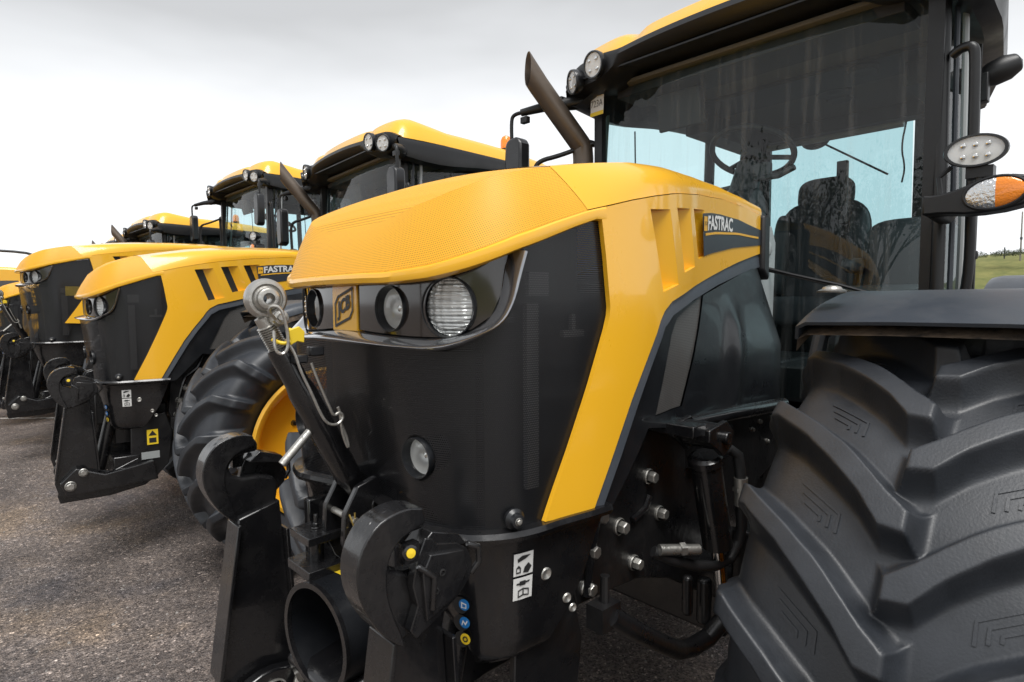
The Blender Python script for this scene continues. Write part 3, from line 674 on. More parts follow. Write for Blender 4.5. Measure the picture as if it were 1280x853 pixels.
        ob('hose_coupling', MB().cyl((-.66, s * .44, .955), (-.76, s * .50, .945), .015, 12).lathe([(.019, 0), (.019, .016)], (-.71, s * .47, .95), (-1, s * .6, 0), 6), M_zinc, h)
        ob('steering_tube', MB().cyl((-.425, s * .44, .96), (-.425, s * .44, .86), .012, 10).box((-.42, s * .44, .865), (.07, .05, .06)).tube([(-.43, s * .45, .862), (-.52, s * .46, .795), (-.62, s * .46, .725), (-.72, s * .46, .66), (-.80, s * .46, .635), (-.87, s * .47, .64), (-.93, s * .50, .70), (-.98, s * .56, .74)], .026, 14), M_chs, T)
        ob('knuckle', MB().box((-1.02, s * .56, .80), (.12, .14, .30)).cyl((-1.1, s * .3, .77), (-1.1, s * .8, .77), .12, 20).cyl((-.90, s * .44, .80), (-.90, s * .44, .66), .022, 12).cyl((-.84, s * .42, .82), (-.84, s * .42, .70), .016, 12), M_chs, T, bevel=.01)
        ls = ob('axle_label', MB().box((-.91, s * .522, .775), (.040, .002, .048)), M_wht, T)
        ob('pictogram', MB().add([(-.900, s * .5235, .762), (-.922, s * .5235, .762), (-.911, s * .5235, .782)], [(0, 1, 2)]), M_ink_shade, ls)
    ob('chassis_rail', MB().box((-2.6, 0, 1.0), (3.6, .62, .27)).box((-1.12, 0, .64), (.22, .9, .14)).box((-1.9, 0, 1.22), (.9, .5, .3)), M_chs, T, bevel=.012)
    ob('engine_block', MB().box((-1.0, 0, 1.42), (1.1, .42, .5)), M_dark, T, bevel=.02)

# ---- tyre as a smoothly displaced torus with moulded lugs
UPQ = ([-.015, .03, .098, .12, .198, .29, .34, .42, .50], [0, 2.6, 7.5, 8.9, 13.0, 17.3, 19.0, 21.0, 22.5])
LOQ = ([-.015, .032, .075, .127, .20, .287, .34, .42, .50], [-2.7, -2.3, 1.6, 5.2, 9.7, 13.8, 15.2, 16.6, 17.6])
def tyre_mesh(name, nphi, ncr, marks=False):
    half = [(.0, .736), (.06, .735), (.12, .731), (.18, .724), (.235, .713), (.268, .699), (.288, .682), (.300, .655), (.302, .61), (.292, .56), (.268, .51), (.235, .468), (.215, .452)]
    half = smooth_pl(half, 2); L = [0.]
    for a, b in zip(half, half[1:]): L.append(L[-1] + math.hypot(b[0] - a[0], b[1] - a[1]))
    tot = L[-1]
    hy = np.array([p[0] for p in half]); hr = np.array([p[1] for p in half]); L = np.array(L)
    q = np.linspace(-1, 1, ncr + 1); q = np.sign(q) * (np.abs(q) ** 1.0) * tot
    aq = np.abs(q); y = np.sign(q) * np.interp(aq, L, hy); r = np.interp(aq, L, hr)
    e = .004; ty = np.interp(aq + e, L, hy) - np.interp(np.maximum(0, aq - e), L, hy); tr = np.interp(aq + e, L, hr) - np.interp(np.maximum(0, aq - e), L, hr); n = np.hypot(ty, tr)
    ny = -tr / n * np.sign(q); nr = ty / n; ny[aq < 1e-6] = 0; nr[aq < 1e-6] = 1
    phi = np.arange(nphi) * 360 / nphi
    PH, Q = np.meshgrid(phi, q, indexing='ij'); PH = PH + (np.interp(np.abs(Q), UPQ[0], UPQ[1]) + np.interp(np.abs(Q), LOQ[0], LOQ[1])) / 2 - 1.2; H = np.zeros_like(PH); pitch = 360 / 21
    for sgn, ph0 in ((-1, 37.5), (1, 46.15)):
        s = Q * sgn; up = np.interp(s, UPQ[0], UPQ[1]); lo = np.interp(s, LOQ[0], LOQ[1])
        mid = (up + lo) / 2; rel = (PH - ph0 - mid + pitch / 2) % pitch - pitch / 2; hw = (up - lo) / 2
        rad = .78 * PI / 180; d1 = (hw - np.abs(rel)) * rad * .82; d2 = s + .010; d3 = (.435 - s)
        d = np.minimum(np.minimum(d1, d2), d3 * .5)
        w = np.where(rel > 0, .030, .036); w = np.where(d2 < d1, .028, w)
        t = np.clip(1 + d / w, 0, 1); h = np.where(d > 0, 1., t ** 2.4)
        fd_ = np.clip((s - .305) / .022, 0, 1); fade = (1 - .55 * fd_ * fd_ * (3 - 2 * fd_)) * np.clip((.50 - s) / .10, 0, 1)
        edge = np.clip(d / .0035, 0, 1); 
        topr = .796 - .034 * np.minimum(np.abs(Q) / .28, 1.12) ** 2; dep = np.where(np.abs(Q) < .30, topr - r[None, :], .060); dep = np.clip(dep, .05, .075)
        H = np.maximum(H, h * (dep + .0020 * edge) * fade)
    H = H + .0012 * np.exp(-((np.abs(Q) - .012) / .0015) ** 2) * (H < .01) * 0
    bl = np.clip((aq - .29) / .05, 0, 1); nr = nr * bl + (1 - bl); ny = ny * bl
    Rr = r[None, :] + nr[None, :] * H; Yy = y[None, :] + ny[None, :] * H; pr = np.radians(PH)
    V = np.stack([Rr * np.cos(pr), Yy, Rr * np.sin(pr)], -1).reshape(-1, 3)
    i, j = np.meshgrid(np.arange(nphi), np.arange(ncr), indexing='ij'); i2 = (i + 1) % nphi; w_ = ncr + 1
    F = np.stack([i * w_ + j, i * w_ + j + 1, i2 * w_ + j + 1, i2 * w_ + j], -1).reshape(-1, 4)
    me = bpy.data.meshes.new(name); me.vertices.add(len(V)); me.vertices.foreach_set('co', V.ravel().astype(np.float32))
    me.loops.add(F.size); me.loops.foreach_set('vertex_index', F.ravel().astype(np.int32)); me.polygons.add(len(F))
    me.polygons.foreach_set('loop_start', np.arange(0, F.size, 4, dtype=np.int32)); me.polygons.foreach_set('loop_total', np.full(len(F), 4, dtype=np.int32))
    me.update(calc_edges=True); me.validate(); me.polygons.foreach_set('use_smooth', [True] * len(me.polygons)); me.materials.append(M_rub)
    me.flip_normals() if False else None
    return me
TY_HI = tyre_mesh('tyre_hi', 1512, 280); TY_LO = tyre_mesh('tyre_lo', 840, 120)
def rim_mesh(s):
    mb = MB(); prof = [(.470, .245), (.472, .255), (.455, .262), (.440, .252), (.425, .235), (.418, .18), (.405, .12), (.36, .075), (.25, .06), (.16, .075), (.15, .11), (.10, .115), (0, .118)]
    mb.lathe([(r, h * s) for r, h in prof], (0, 0, 0), (0, 1, 0), 56); mb.lathe([(.47, -s * .24), (.44, -s * .25), (.42, -s * .1), (.405, s * .10)], (0, 0, 0), (0, 1, 0), 56); return mb
RIM = {}
def wheel(T, x, s, hi=False, steer=0):
    if s not in RIM:
        RIM[s] = mesh_of(rim_mesh(s), 'wheel_rim'); RIM[s].materials.append(M_yel)
        hb = MB()
        for k in range(10): hb.hexbolt((.20 * math.cos(k * PI / 5), s * .066, .20 * math.sin(k * PI / 5)), (0, s, 0), .014, .02)
        hb.lathe([(.12, .115), (.12, .16), (.10, .175), (0, .178)], (0, 0, 0), (0, s, 0), 28); RIM[('h', s)] = mesh_of(hb, 'hub'); RIM[('h', s)].materials.append(M_chs)
    w = ob('wheel', RIM[s], None, T, loc=(x, s * 1.041 - (.05 if hi is None else 0), .775), label='yellow wheel rim with black lugged tyre')
    w.rotation_euler = (0, 0, steer)
    t = ob('tyre', TY_HI if hi else TY_LO, None, w); 
    ob('hub', RIM[('h', s)], None, w)
    if hi:   # nested angle marks moulded on the carcass between the lugs
        def P_(ph, q, h):
            r = lerp(q, [0, .06, .12, .18, .235, .268], [.736, .735, .731, .724, .713, .699]) + h; return (r * math.cos(R(ph)), q * sg, r * math.sin(R(ph)))
        for sg, b0 in ((-1, 37.5), (1, 45.5)):
            for k in range(-2, 4):
                b = b0 + k * 360 / 21; mb = MB()
                for i in range(3):
                    qc = .112 + .0165 * i; f_ = lambda q: b - .6 + (q - .112) * 50 - 1.25 * i
                    line = [(f_(q), q) for q in np.linspace(.196 - .008 * i, qc, 6)] + [(f_(qc) - t * (3.0 - 1.05 * i), qc + .0) for t in (.33, .66, 1.)]
                    L_, R_ = [], []
                    for j, (ph, q) in enumerate(line):
                        a_ = line[max(0, j - 1)]; c_ = line[min(len(line) - 1, j + 1)]; dx = (c_[0] - a_[0]) * .0131; dy = c_[1] - a_[1]; n_ = math.hypot(dx, dy); nx, ny = -dy / n_, dx / n_
                        L_.append((ph + nx * .0026 / .0131, q + ny * .0026)); R_.append((ph - nx * .0026 / .0131, q - ny * .0026))
                    mb.grid([[P_(*l, -.003) for l in L_], [P_(*l, .0022) for l in L_], [P_(*r, .0022) for r in R_], [P_(*r, -.003) for r in R_]])
                mk = ob('tread_mark', mb, M_rub, w, sharp=40)
    return w

def fender(T, x, s, a0, a1, label=None, R_=.885, w=.60, mt=None, ledge=True):
    y0 = s * (1.041 - .30); P = []; n = 40
    ys = [-.30, -.293, -.27, -.1, .1, .25, .285, .31, .315]; dr = [-.045, -.012, 0, .004, .004, 0, -.006, -.03, -.06]
    for i in range(n + 1):
        a = R(a0 + (a1 - a0) * i / n); fl = 0
        P.append([(x + (R_ + d) * math.cos(a), s * (1.041 + yy), .775 + (R_ + d) * math.sin(a) * .985) for yy, d in zip(ys, dr)])
    # flat crown: clamp the top
    P = [[(px, py, min(pz, 1.645 + (0.0 if abs(py - s * 1.041) < .28 else -.02)) if True else pz) for px, py, pz in r] for r in P]
    f = ob('fender', MB().grid(P), mt or M_fen, T, label, solid=.008 * (1), sharp=50)
    ob('fender_liner', MB().grid([[(p[0] + (x - p[0]) * .035, p[1], p[2] - .03) for p in r] for r in P]), M_dirt, f)
    ob('fender_stay', MB().tube([(x + .02, s * .70, 1.28), (x + .13, s * .705, 1.42), (x + .10, s * .715, 1.53), (x - .02, s * .73, 1.60), (x - .10, s * .80, 1.625)], .020, 10).box((x - .25, s * .62, 1.22), (.22, .16, .10)), M_gry, f, 'grey curved stay holding the fender')
    ob('fender_button', MB().lathe([(.030, 0), (.032, .004), (.022, .008), (.019, .013), (.010, .016), (0, .017)], (x + .28, s * .80, 1.640), (0, 0, 1), 24), M_zinc, f)
    return f
M_dirt = mat('muddy_liner', (.025, .020, .017), .85, bump=1.0, bscale=25, dust=.9, dustcol=(.26, .19, .13), vscale=14)

def build_linkage(T, toplink=True, s_pin=True):
    for s in (1, -1):
        # folded-up lower arm with claw hook
        a = ob('lower_link_arm', MB().prism([(.035, 1.06), (.150, 1.03), (.178, .86), (.222, .57), (.205, .50), (.10, .45), (-.22, .49), (-.27, .57), (-.20, .66), (-.06, .60), (.008, .62)], s * .372, s * .402, 'y'), M_blk, T, 'black lower link arm folded upright', bevel=.004)
        ob('arm_plate', MB().prism([(.150, 1.02), (.160, 1.02), (.222, .60), (.212, .60)], s * .345, s * .43, 'y').prism([(.02, .98), (.03, .98), (.01, .62), (.0, .62)], s * .345, s * .43, 'y'), M_blk, a, bevel=.002)
        hc = [(.085, 1.232), (.100, 1.250), (.132, 1.259), (.165, 1.258), (.196, 1.246), (.218, 1.220), (.230, 1.190), (.233, 1.160), (.226, 1.120), (.208, 1.082), (.186, 1.050), (.163, 1.026), (.142, 1.012), (.08, 1.03), (.04, 1.045), (.03, 1.10), (.045, 1.128), (.085, 1.138), (.130, 1.140), (.158, 1.153), (.165, 1.176), (.150, 1.196), (.118, 1.206), (.085, 1.208)]
        hk = ob('hook', MB().prism(hc, s * .388, s * .424, 'y'), M_blkrough, a, 'black cast claw hook at the top of the arm', bevel=.008)
        cp = [(.100, 1.254), (.132, 1.262), (.165, 1.258), (.196, 1.246), (.220, 1.220), (.232, 1.190), (.235, 1.160), (.229, 1.125), (.212, 1.088), (.190, 1.054), (.165, 1.028), (.142, 1.010), (.146, 1.03), (.162, 1.07), (.175, 1.11), (.178, 1.15), (.172, 1.182), (.152, 1.208), (.118, 1.220), (.096, 1.226)]
        cr_ = ob('hook_jaw', MB().prism(smooth_pl(cp, 1), s * .381, s * .442, 'y'), M_blkrough, hk, 'rounded crescent jaw of the hook'); b_ = cr_.modifiers.new('bevel', 'BEVEL'); b_.width = .0165; b_.segments = 5; b_.limit_method = 'ANGLE'; b_.angle_limit = R(50)
        bk = [(.118, 1.165), (.10, 1.20), (.085, 1.195), (.075, 1.182), (.03, 1.172), (.005, 1.155), (-.008, 1.125), (-.002, 1.095), (.03, 1.066), (.07, 1.045), (.122, 1.022), (.135, 1.04), (.118, 1.08), (.128, 1.12)]
        ob('latch_block', MB().prism(bk, s * .425, s * .446, 'y').prism([(.112, 1.14), (.095, 1.17), (.02, 1.158), (.01, 1.12), (.04, 1.075), (.105, 1.05)], s * .44, s * .455, 'y').prism([(.11, 1.18), (.08, 1.205), (.02, 1.185), (.0, 1.160), (.07, 1.172)], s * .39, s * .44, 'y').tube([(.0, s * .44, 1.16), (-.022, s * .446, 1.15), (-.024, s * .446, 1.12), (-.008, s * .44, 1.10)], .007, 8).tube([(.12, s * .45, 1.155), (.09, s * .458, 1.13), (.095, s * .458, 1.07)], .006, 8), M_blkrough, hk, bevel=.005)
        ob('latch_button', MB().lathe([(.014, -.002), (.014, .003), (.0095, .004), (.0095, .002)], (.133, s * .446, 1.183), (.2, s, .1), 16).box((.128, s * .436, 1.18), (.03, .02, .035)), M_blkrough, hk)
        ob('latch_button', MB().lathe([(.0085, 0), (.0085, .004), (0, .005)], (.133, s * .447, 1.183), (.2, s, .1), 16), M_ylp, hk)
        for x, z in ((.07, 1.13), (.085, 1.10), (.025, 1.105)): ob('latch_hole', MB().lathe([(.007, 0), (.007, .0015), (.0045, .002), (.0045, .0)], (x, s * .455 if x > .05 else s * .4465, z), (0, s, 0), 14), M_ink_shade, hk)
        # pivots
        for x, z, r in ((-.225, .585, .026), (.15, .56, .022), (.085, .63, .018)): ob('pivot_bolt', MB().hexbolt((x, s * .402 if x < 0 else s * .456, z), (0, s, 0), r, .02), M_zinc, a)
        ob('arm_stay', MB().prism([(-.30, .52), (.17, .50), (.20, .58), (.12, .66), (-.02, .60), (-.28, .64)], s * .404, s * .455, 'y'), M_blk, a, bevel=.006)
        ob('arm_stay', MB().prism(smooth_pl([(.20, .44), (.215, .50), (.17, .575), (.10, .60), (.02, .585), (-.05, .575), (-.28, .60), (-.30, .48), (-.05, .44)], 1), s * .325, s * .362, 'y'), M_blk, a, bevel=.006)
        ob('pivot_bolt', MB().hexbolt((.085, s * .325, .535), (0, -s, 0), .026, .022), M_zinc, a)
        ob('pivot_bolt', MB().hexbolt((.185, s * .325, .555), (0, -s, 0), .010, .012), M_zinc, a)
        ob('lift_cylinder', MB().cyl((.0, s * .30, .60), (-.10, s * .30, 1.02), .036, 20), M_blk, a)
        ob('cylinder_rod', MB().cyl((.03, s * .30, .52), (.0, s * .30, .62), .02, 14), M_chr, a)
    for s in (1, -1):
        sp_ = ob('pivot_plate', MB().prism([(-.17, .88), (-.36, .93), (-.40, .80), (-.37, .60), (-.29, .51), (-.20, .51), (-.16, .60)], s * .375, s * .392, 'y'), M_chs, T, bevel=.004)
        if not toplink:
            ob('warning_label', MB().box((-.285, s * .394, .78), (.062, .004, .095)), M_ylp, sp_, 'yellow warning label on the pivot plate')
            ob('label_print', MB().add([(-.262, s * .3975, .79), (-.308, s * .3975, .79), (-.285, s * .3975, .822)], [(0, 1, 2)]).add([(-.265, s * .3975, .745), (-.305, s * .3975, .745), (-.305, s * .3975, .775), (-.265, s * .3975, .775)], [(0, 1, 2, 3)]), M_ink_shade, sp_)
            ob('type_plate', MB().box((-.27, s * .394, .665), (.10, .004, .045)), M_silver, sp_, 'grey plate below the yellow label')
    ob('link_cross_frame', MB().box((-.14, 0, .60), (.14, .80, .16)).box((-.02, .21, .93), (.10, .03, .34)).box((-.02, -.21, .93), (.10, .03, .34)), M_blk, T, bevel=.006)
    # top-link anchor bracket
    for y in (-.048, .048):
        ob('anchor_plate', MB().prism([(-.09, 1.155), (-.03, 1.205), (.02, 1.19), (.055, 1.13), (.06, 1.06), (.035, 1.0), (.0, .965), (-.09, .96)], y - .009, y + .009, 'y').lathe([(.020, 0), (.022, .003), (.012, .004), (.010, -.004)], (-.035, y + (.009 if y > 0 else -.009), 1.135), (0, 1 if y > 0 else -1, 0), 18), M_blk, T, bevel=.003)
    ob('anchor_pin', MB().cyl((-.035, -.075, 1.06), (-.035, .105, 1.06), .013, 16).lathe([(.017, 0), (.017, .010), (.013, .014)], (-.035, .062, 1.06), (0, 1, 0), 16).cyl((.035, -.06, 1.115), (.035, .075, 1.115), .008, 12), M_zinc, T)
    # bracket with lugs beside the guard
    ob('tow_bracket', MB().prism([(-.03, -.145), (.110, -.125), (.110, -.02), (-.03, -.03)], 1.045, 1.065, 'z').prism([(-.04, -.155), (.115, -.132), (.115, -.01), (-.04, -.02)], .965, .988, 'z').cyl((.062, -.08, .97), (.062, -.08, 1.06), .018, 16).cyl((.062, -.08, 1.06), (.062, -.08, 1.10), .006, 10).box((-.04, -.085, 1.01), (.03, .14, .16)).hexbolt((.062, -.08, 1.065), (0, 0, 1), .009, .012), M_blkrough, T, bevel=.004)
    # PTO guard drum
    n = 44; g = MB(); Rg = .122; c = Vector((-.04, .005, .850))
    g.lathe([(Rg - .006, .16), (Rg, .16), (Rg, .10), (Rg + .0, -.16), (Rg - .006, -.16), (Rg - .006, .14)], c, (1, .13, 0), n, close=True)
    gd = ob('pto_guard', g, M_pla, T, 'open black drum guard under the top link')
    ob('guard_lip', MB().lathe([(Rg - .008, .155), (Rg + .004, .155), (Rg + .005, .166), (Rg - .008, .166)], c, (1, .13, 0), n, close=True), M_blk, gd)
    ob('pto_shaft', MB().cyl((-.16, -.01, .85), (.02, .01, .85), .022, 20).lathe([(.0, 0), (.06, .0), (.06, .03), (.04, .04)], (-.15, -.01, .85), (1, .13, 0), 24), M_chs, gd)
    for k in (-.5, 2.4): ob('guard_bolt', MB().lathe([(.009, 0), (.009, .004), (0, .005)], c + Vector((.09, (Rg - .007) * math.sin(k), (Rg - .007) * math.cos(k))), (0, -math.sin(k), -math.cos(k)), 12), M_zinc, gd)
    P = []; 
    for i in range(9):
        t = R(-16 + i * 6.4); P.append([(x, .005 + .13 * (x + .04) + math.sin(t) * (Rg + .0015), .850 + math.cos(t) * (Rg + .0015)) for x in (-.05, .05)])
    lb = ob('guard_label', MB().grid(P), M_ylp, gd, 'yellow warning label on the drum guard')
    for (t0, t1, xa, xb) in ((9, 13, .0, .04), (16, 19, -.01, .05), (22, 33, .035, .045), (22, 33, .005, .012)):
        P = [[(x, .005 + .13 * (x + .04) + math.sin(R(t)) * (Rg + .0028), .850 + math.cos(R(t)) * (Rg + .0028)) for x in (xa, xb)] for t in np.linspace(t0, t1, 4)]; ob('label_print', MB().grid(P), M_ink_shade, lb)
    ob('lower_skid', MB().prism([(-.2, .62), (.10, .66), (.13, .74), (.10, .76), (-.2, .78)], -.13, .13, 'y'), M_blk, T, bevel=.01)
    if toplink:
        b0 = Vector((-.01, 0, 1.155)); b1 = Vector((.176, 0, 1.525)); e = Vector((.200, 0, 1.632)); ax = (b1 - b0).normalized()
        f_ = lambda t: b0.lerp(b1, t)
        tl = ob('top_link', MB().tube([f_(0), f_(.05), f_(.12), f_(.14), f_(.72), f_(.78), f_(.97), f_(1)], [.020, .024, .029, .0315, .0315, .027, .027, .024], 24), M_blk, T, 'black top link tube standing in front of the grille')
        thr = MB(); k = 11
        for i in range(k):
            p = b1 + ax * (.056 * i / k); thr.lathe([(.0165, 0), (.0215, .0012), (.0215, .0022), (.0165, .0038)], p, ax, 20)
        thr.cyl(b1 - ax * .02, b1 + ax * .075, .0162, 18); ob('thread', thr, M_zinc, tl, 'threaded steel rod')
        side = Vector((.12, 1, .0)).normalized()
        eye = MB(); eye.lathe([(.025, -.019), (.038, -.018), (.0430, -.011), (.0445, 0), (.0430, .011), (.038, .018), (.0325, .019), (.0310, .015), (.025, .012)], e, side, 40)
        eye.tube([e - ax * .062, e - ax * .056, e - ax * .046, e - ax * .030], [.018, .021, .025, .021], 24)
        ey = ob('link_eye', eye, M_zinc, tl, 'steel ball eye at the top of the link')
        ball = MB().lathe([(.0115, -.031), (.0165, -.031), (.0195, -.026), (.0285, -.016), (.031, 0), (.0285, .016), (.0240, .021), (.0225, .031), (.0190, .033), (.0125, .033), (.0110, .030), (.0110, -.03)], e, side, 36); ob('ball', ball, M_chr, ey) if False else ob('ball', ball, M_zinc, tl)
        # shackle, yellow tag, wire clip
        sp = b1 + ax * .055 + Vector((0, .035, 0))
        ob('spring_clip', MB().tube(smooth_pl_v([sp + Vector((-.006, .005, .014)), sp + Vector((.012, .012, .030)), sp + Vector((.010, .022, .044)), sp + Vector((-.008, .030, .040)), sp + Vector((-.020, .028, .0)), sp + Vector((-.024, .026, -.045)), sp + Vector((-.012, .024, -.062)), sp + Vector((.004, .020, -.052)), sp + Vector((.002, .014, -.01))]), .0036, 8), M_zinc, tl)
        ob('shackle_eye', MB().lathe([(.009, -.006), (.015, -.004), (.015, .004), (.009, .006)], e - ax * .045 + Vector((0, .032, 0)), (.2, 1, 0), 20).cyl(e - ax * .045 + Vector((0, .01, 0)), e - ax * .045 + Vector((.004, .042, .0)), .006, 10), M_zinc, tl)
        w = [(.178, .046, 1.545), (.160, .052, 1.515), (.150, .055, 1.475), (.128, .058, 1.425), (.110, .060, 1.378), (.095, .060, 1.352), (.074, .060, 1.345), (.058, .060, 1.352), (.054, .060, 1.366), (.064, .060, 1.374), (.078, .060, 1.366), (.088, .060, 1.39), (.112, .058, 1.45), (.125, .055, 1.49)]
        ob('wire_clip', MB().tube(smooth_pl_v(w), .0032, 8).tube(smooth_pl_v([(.066, .058, 1.385), (.060, .057, 1.37), (.057, .056, 1.33), (.046, .056, 1.295), (.040, .056, 1.285), (.044, .056, 1.31), (.058, .056, 1.345)]), .0035, 8), M_zinc, tl, 'bent wire retaining clip')
        ob('plastic_tag', MB().prism([(.170, 1.532), (.155, 1.540), (.140, 1.536), (.138, 1.560), (.150, 1.572), (.172, 1.565)], .046, .056, 'y').tube(smooth_pl_v([(.20, .03, 1.545), (.185, .05, 1.535), (.165, .052, 1.54), (.15, .05, 1.56), (.165, .035, 1.565)]), .0045, 8), M_ylp, tl, 'yellow plastic tag tied to the link', bevel=.0015)
        ob('handle_bar', MB().tube([f_(.52) + Vector((.0, .0, .0)), (.175, .0, 1.262)], .0095, 14), M_zinc, tl, 'bare steel handle bar sticking out')
        ob('stop_block', MB().box((.105, .034, 1.515), (.034, .02, .022)).box((.145, .04, 1.50), (.03, .026, .018)), M_pla, tl, bevel=.003)
        ob('cotter_ring', MB().tube([(.045, .06, 1.13), (.040, .075, 1.10), (.030, .075, 1.08), (.042, .07, 1.095)], .0022, 6).tube([(.050, .07, 1.075), (.038, .072, 1.10), (.036, .07, 1.135)], .0022, 6), mat('brass_wire', (.45, .32, .09), .35, metal=.8), tl)
def smooth_pl_v(P, it=2):
    P = [Vector(p) for p in P]
    for _ in range(it):
        q = [P[0]]
        for a, b in zip(P, P[1:]): q += [a.lerp(b, .25), a.lerp(b, .75)]
        q.append(P[-1]); P = q
    return P

def build_cab(T, beacon=True, sticker=False, inner=True, dz=0., mirror_left=True, arm_lamp=True, exhaust=True):
    """cab: pillars, panes, roof, lamps, mirrors, exhaust, inside"""
    def zz(z): return z + dz
    A = {1: (-1.87, .775), -1: (-1.87, -.775)}
    # plan of the cab: A pillar, B pillar, rear pillar (half)
    AP = [(-1.87, .775), (-2.93, .83), (-3.42, .42)]
    zlo, zhi = 1.30, 2.72
    # windscreen curved in plan and leaning back a little
    P = []
    for i in range(25):
        t = 2 * i / 24 - 1; x = -1.875 + .045 * (1 - t * t); row = []
        for k in range(9): u = k / 8; row.append((x - .06 * u, .765 * t, zz(1.22 + (2.80 - 1.22) * u)))
        P.append(row)
    ob('windscreen', MB().grid(P), M_wind, T, 'curved windscreen')
    for s in (1, -1):
        ob('door_glass', MB().grid([[(x, s * (lerp(-x, [1.87, 2.2, 2.6, 2.93], [.775, .805, .765, .71]) + .010 - .035 * ((z - 1.3) / 1.4) ** 2), zz(z)) for z in np.linspace(1.30, 2.70, 7)] for x in np.linspace(-1.90, -2.92, 13)]), M_glass, T, 'side door pane')
        ob('quarter_glass', MB().add([(-2.95, s * .70, zz(1.7)), (-3.41, s * .58, zz(1.7)), (-3.38, s * .56, zz(2.68)), (-2.92, s * .68, zz(2.68))], [(0, 1, 2, 3)]), M_glass, T, 'rear quarter pane')
    ob('rear_glass', MB().add([(-3.425, -.50, zz(1.97)), (-3.425, .33, zz(1.97)), (-3.39, .33, zz(2.68)), (-3.39, -.50, zz(2.68))], [(0, 1, 2, 3)]), M_rear, T, 'rear pane')
    wp = ob('rear_wiper', MB().cyl((-3.38, -.148, zz(2.607)), (-3.38, .213, zz(2.361)), .006, 8).lathe([(0, -.03), (.05, -.025), (.06, 0), (.05, .025), (0, .03)], (-3.38, -.20, zz(2.64)), (1, 0, 0), 20, sx=1.5), M_dark, T)
    for s in (1, -1):
        # A pillar: dark post with bright sealing strips
        a = ob('front_pillar', MB().tube([(-1.88, s * .785, zz(1.10)), (-1.885, s * .785, zz(1.9)), (-1.94, s * .765, zz(2.76))], .022, 12).box((-1.90, s * .755, zz(1.95)), (.035, .05, 1.66), Matrix.Rotation(.035, 3, 'Y') if False else None), M_visor, T)
        ob('seal_strip', MB().tube([(-1.925, s * .815, zz(1.3)), (-1.93, s * .815, zz(1.9)), (-1.985, s * .795, zz(2.72))], .009, 8), M_gry, a)
        ob('seal_strip', MB().tube([(-1.99, s * .83, zz(1.3)), (-2.0, s * .83, zz(1.9)), (-2.04, s * .81, zz(2.72))], .011, 8), M_silver, a)
        ob('grab_rail', MB().tube(smooth_pl_v([(-1.91, s * .80, zz(2.475)), (-1.90, s * .825, zz(2.49)), (-1.895, s * .862, zz(2.49)), (-1.90, s * .868, zz(2.44)), (-1.91, s * .87, zz(2.0)), (-1.93, s * .87, zz(1.72)), (-1.94, s * .85, zz(1.60)), (-1.94, s * .80, zz(1.58))], 2), .0165, 12), M_visor, T, 'black grab rail beside the door')
        ob('door_pillar', MB().tube([(-2.93, s * .69, zz(1.2)), (-2.93, s * .69, zz(2.1)), (-2.90, s * .66, zz(2.74))], .032, 12), M_visor, T)
        ob('rear_pillar', MB().tube([(-3.43, s * .57, zz(1.2)), (-3.43, s * .57, zz(2.1)), (-3.39, s * .55, zz(2.74))], .038, 12).box((-3.42, .45 if s > 0 else -.53, zz(2.0)), (.03, .23 if s > 0 else .06, 1.45)).box((-3.42, s * .27, zz(1.62)), (.03, .54, .70)), M_visor, T)
        ob('door_rod', MB().cyl((-2.30, s * .815, zz(2.62)), (-2.335, s * .815, zz(1.62)), .0045, 8).lathe([(.0, -.02), (.012, -.015), (.015, 0), (.012, .015), (0, .02)], (-2.327, s * .815, zz(1.80)), (0, 0, 1), 12), M_visor, T)
        # lower cab walls and sill
        ob('cab_wall', MB().prism([(-1.92, 1.30), (-2.93, 1.30), (-2.95, .98), (-2.2, .9), (-1.92, 1.05)], s * .64, s * .72, 'y').prism([(-2.96, 1.68), (-3.44, 1.68), (-3.44, 1.1), (-2.96, 1.1)], s * .40, s * .62, 'y'), M_visor, T, bevel=.01)
        # front roof corner lamps in the visor bulges
        led_lamp(T, (-1.705, s * .640, zz(2.800)), (1, s * .10, -.12), .060, 'roof_lamp', leds=4)
        led_lamp(T, (-1.735, s * .800, zz(2.765)), (1, s * .45, -.15), .056, 'roof_lamp', leds=4)
        # arm with marker lamp and oval work lamp
        if arm_lamp:
            a = ob('lamp_arm', MB().prism(smooth_pl([(.79, 1.895), (.85, 1.895), (.92, 1.885), (1.02, 1.893), (1.09, 1.92), (1.09, 1.965), (1.04, 1.995), (.95, 1.995), (.88, 1.965), (.82, 1.955), (.79, 1.96)], 1) if s > 0 else smooth_pl([(-y, z) for y, z in [(.79, 1.895), (.85, 1.895), (.92, 1.885), (1.02, 1.893), (1.09, 1.92), (1.09, 1.965), (1.04, 1.995), (.95, 1.995), (.88, 1.965), (.82, 1.955), (.79, 1.96)]], 1), -1.72, -1.625, 'x').tube([(-1.90, s * .80, 1.92), (-1.80, s * .80, 1.925), (-1.70, s * .81, 1.925)], .034, 14), M_visor, T, 'black lamp arm beside the windscreen', bevel=.014)
            c = Vector((-1.617, s * .978, 1.943)); mb = MB(); hw_, hh = .074, .046
            for nm, u0, u1, mt_ in (('marker_lens', -1, .04, M_lensc), ('indicator_lens', .04, 1, M_org)):
                P = []
                for i in range(11):
                    u = u0 + (u1 - u0) * i / 10; h_ = math.sqrt(max(0, 1 - u * u)); P.append([(c.x + .012 * math.sqrt(max(0, 1 - u * u - (h_ * w) ** 2)) + (.0006 if (i + j) % 2 else 0), c.y + s * u * hw_, c.z + w * h_ * hh + u * .006) for j, w in enumerate(np.linspace(-1, 1, 13))])
                ob(nm, MB().grid(P), mt_, a, sharp=80)
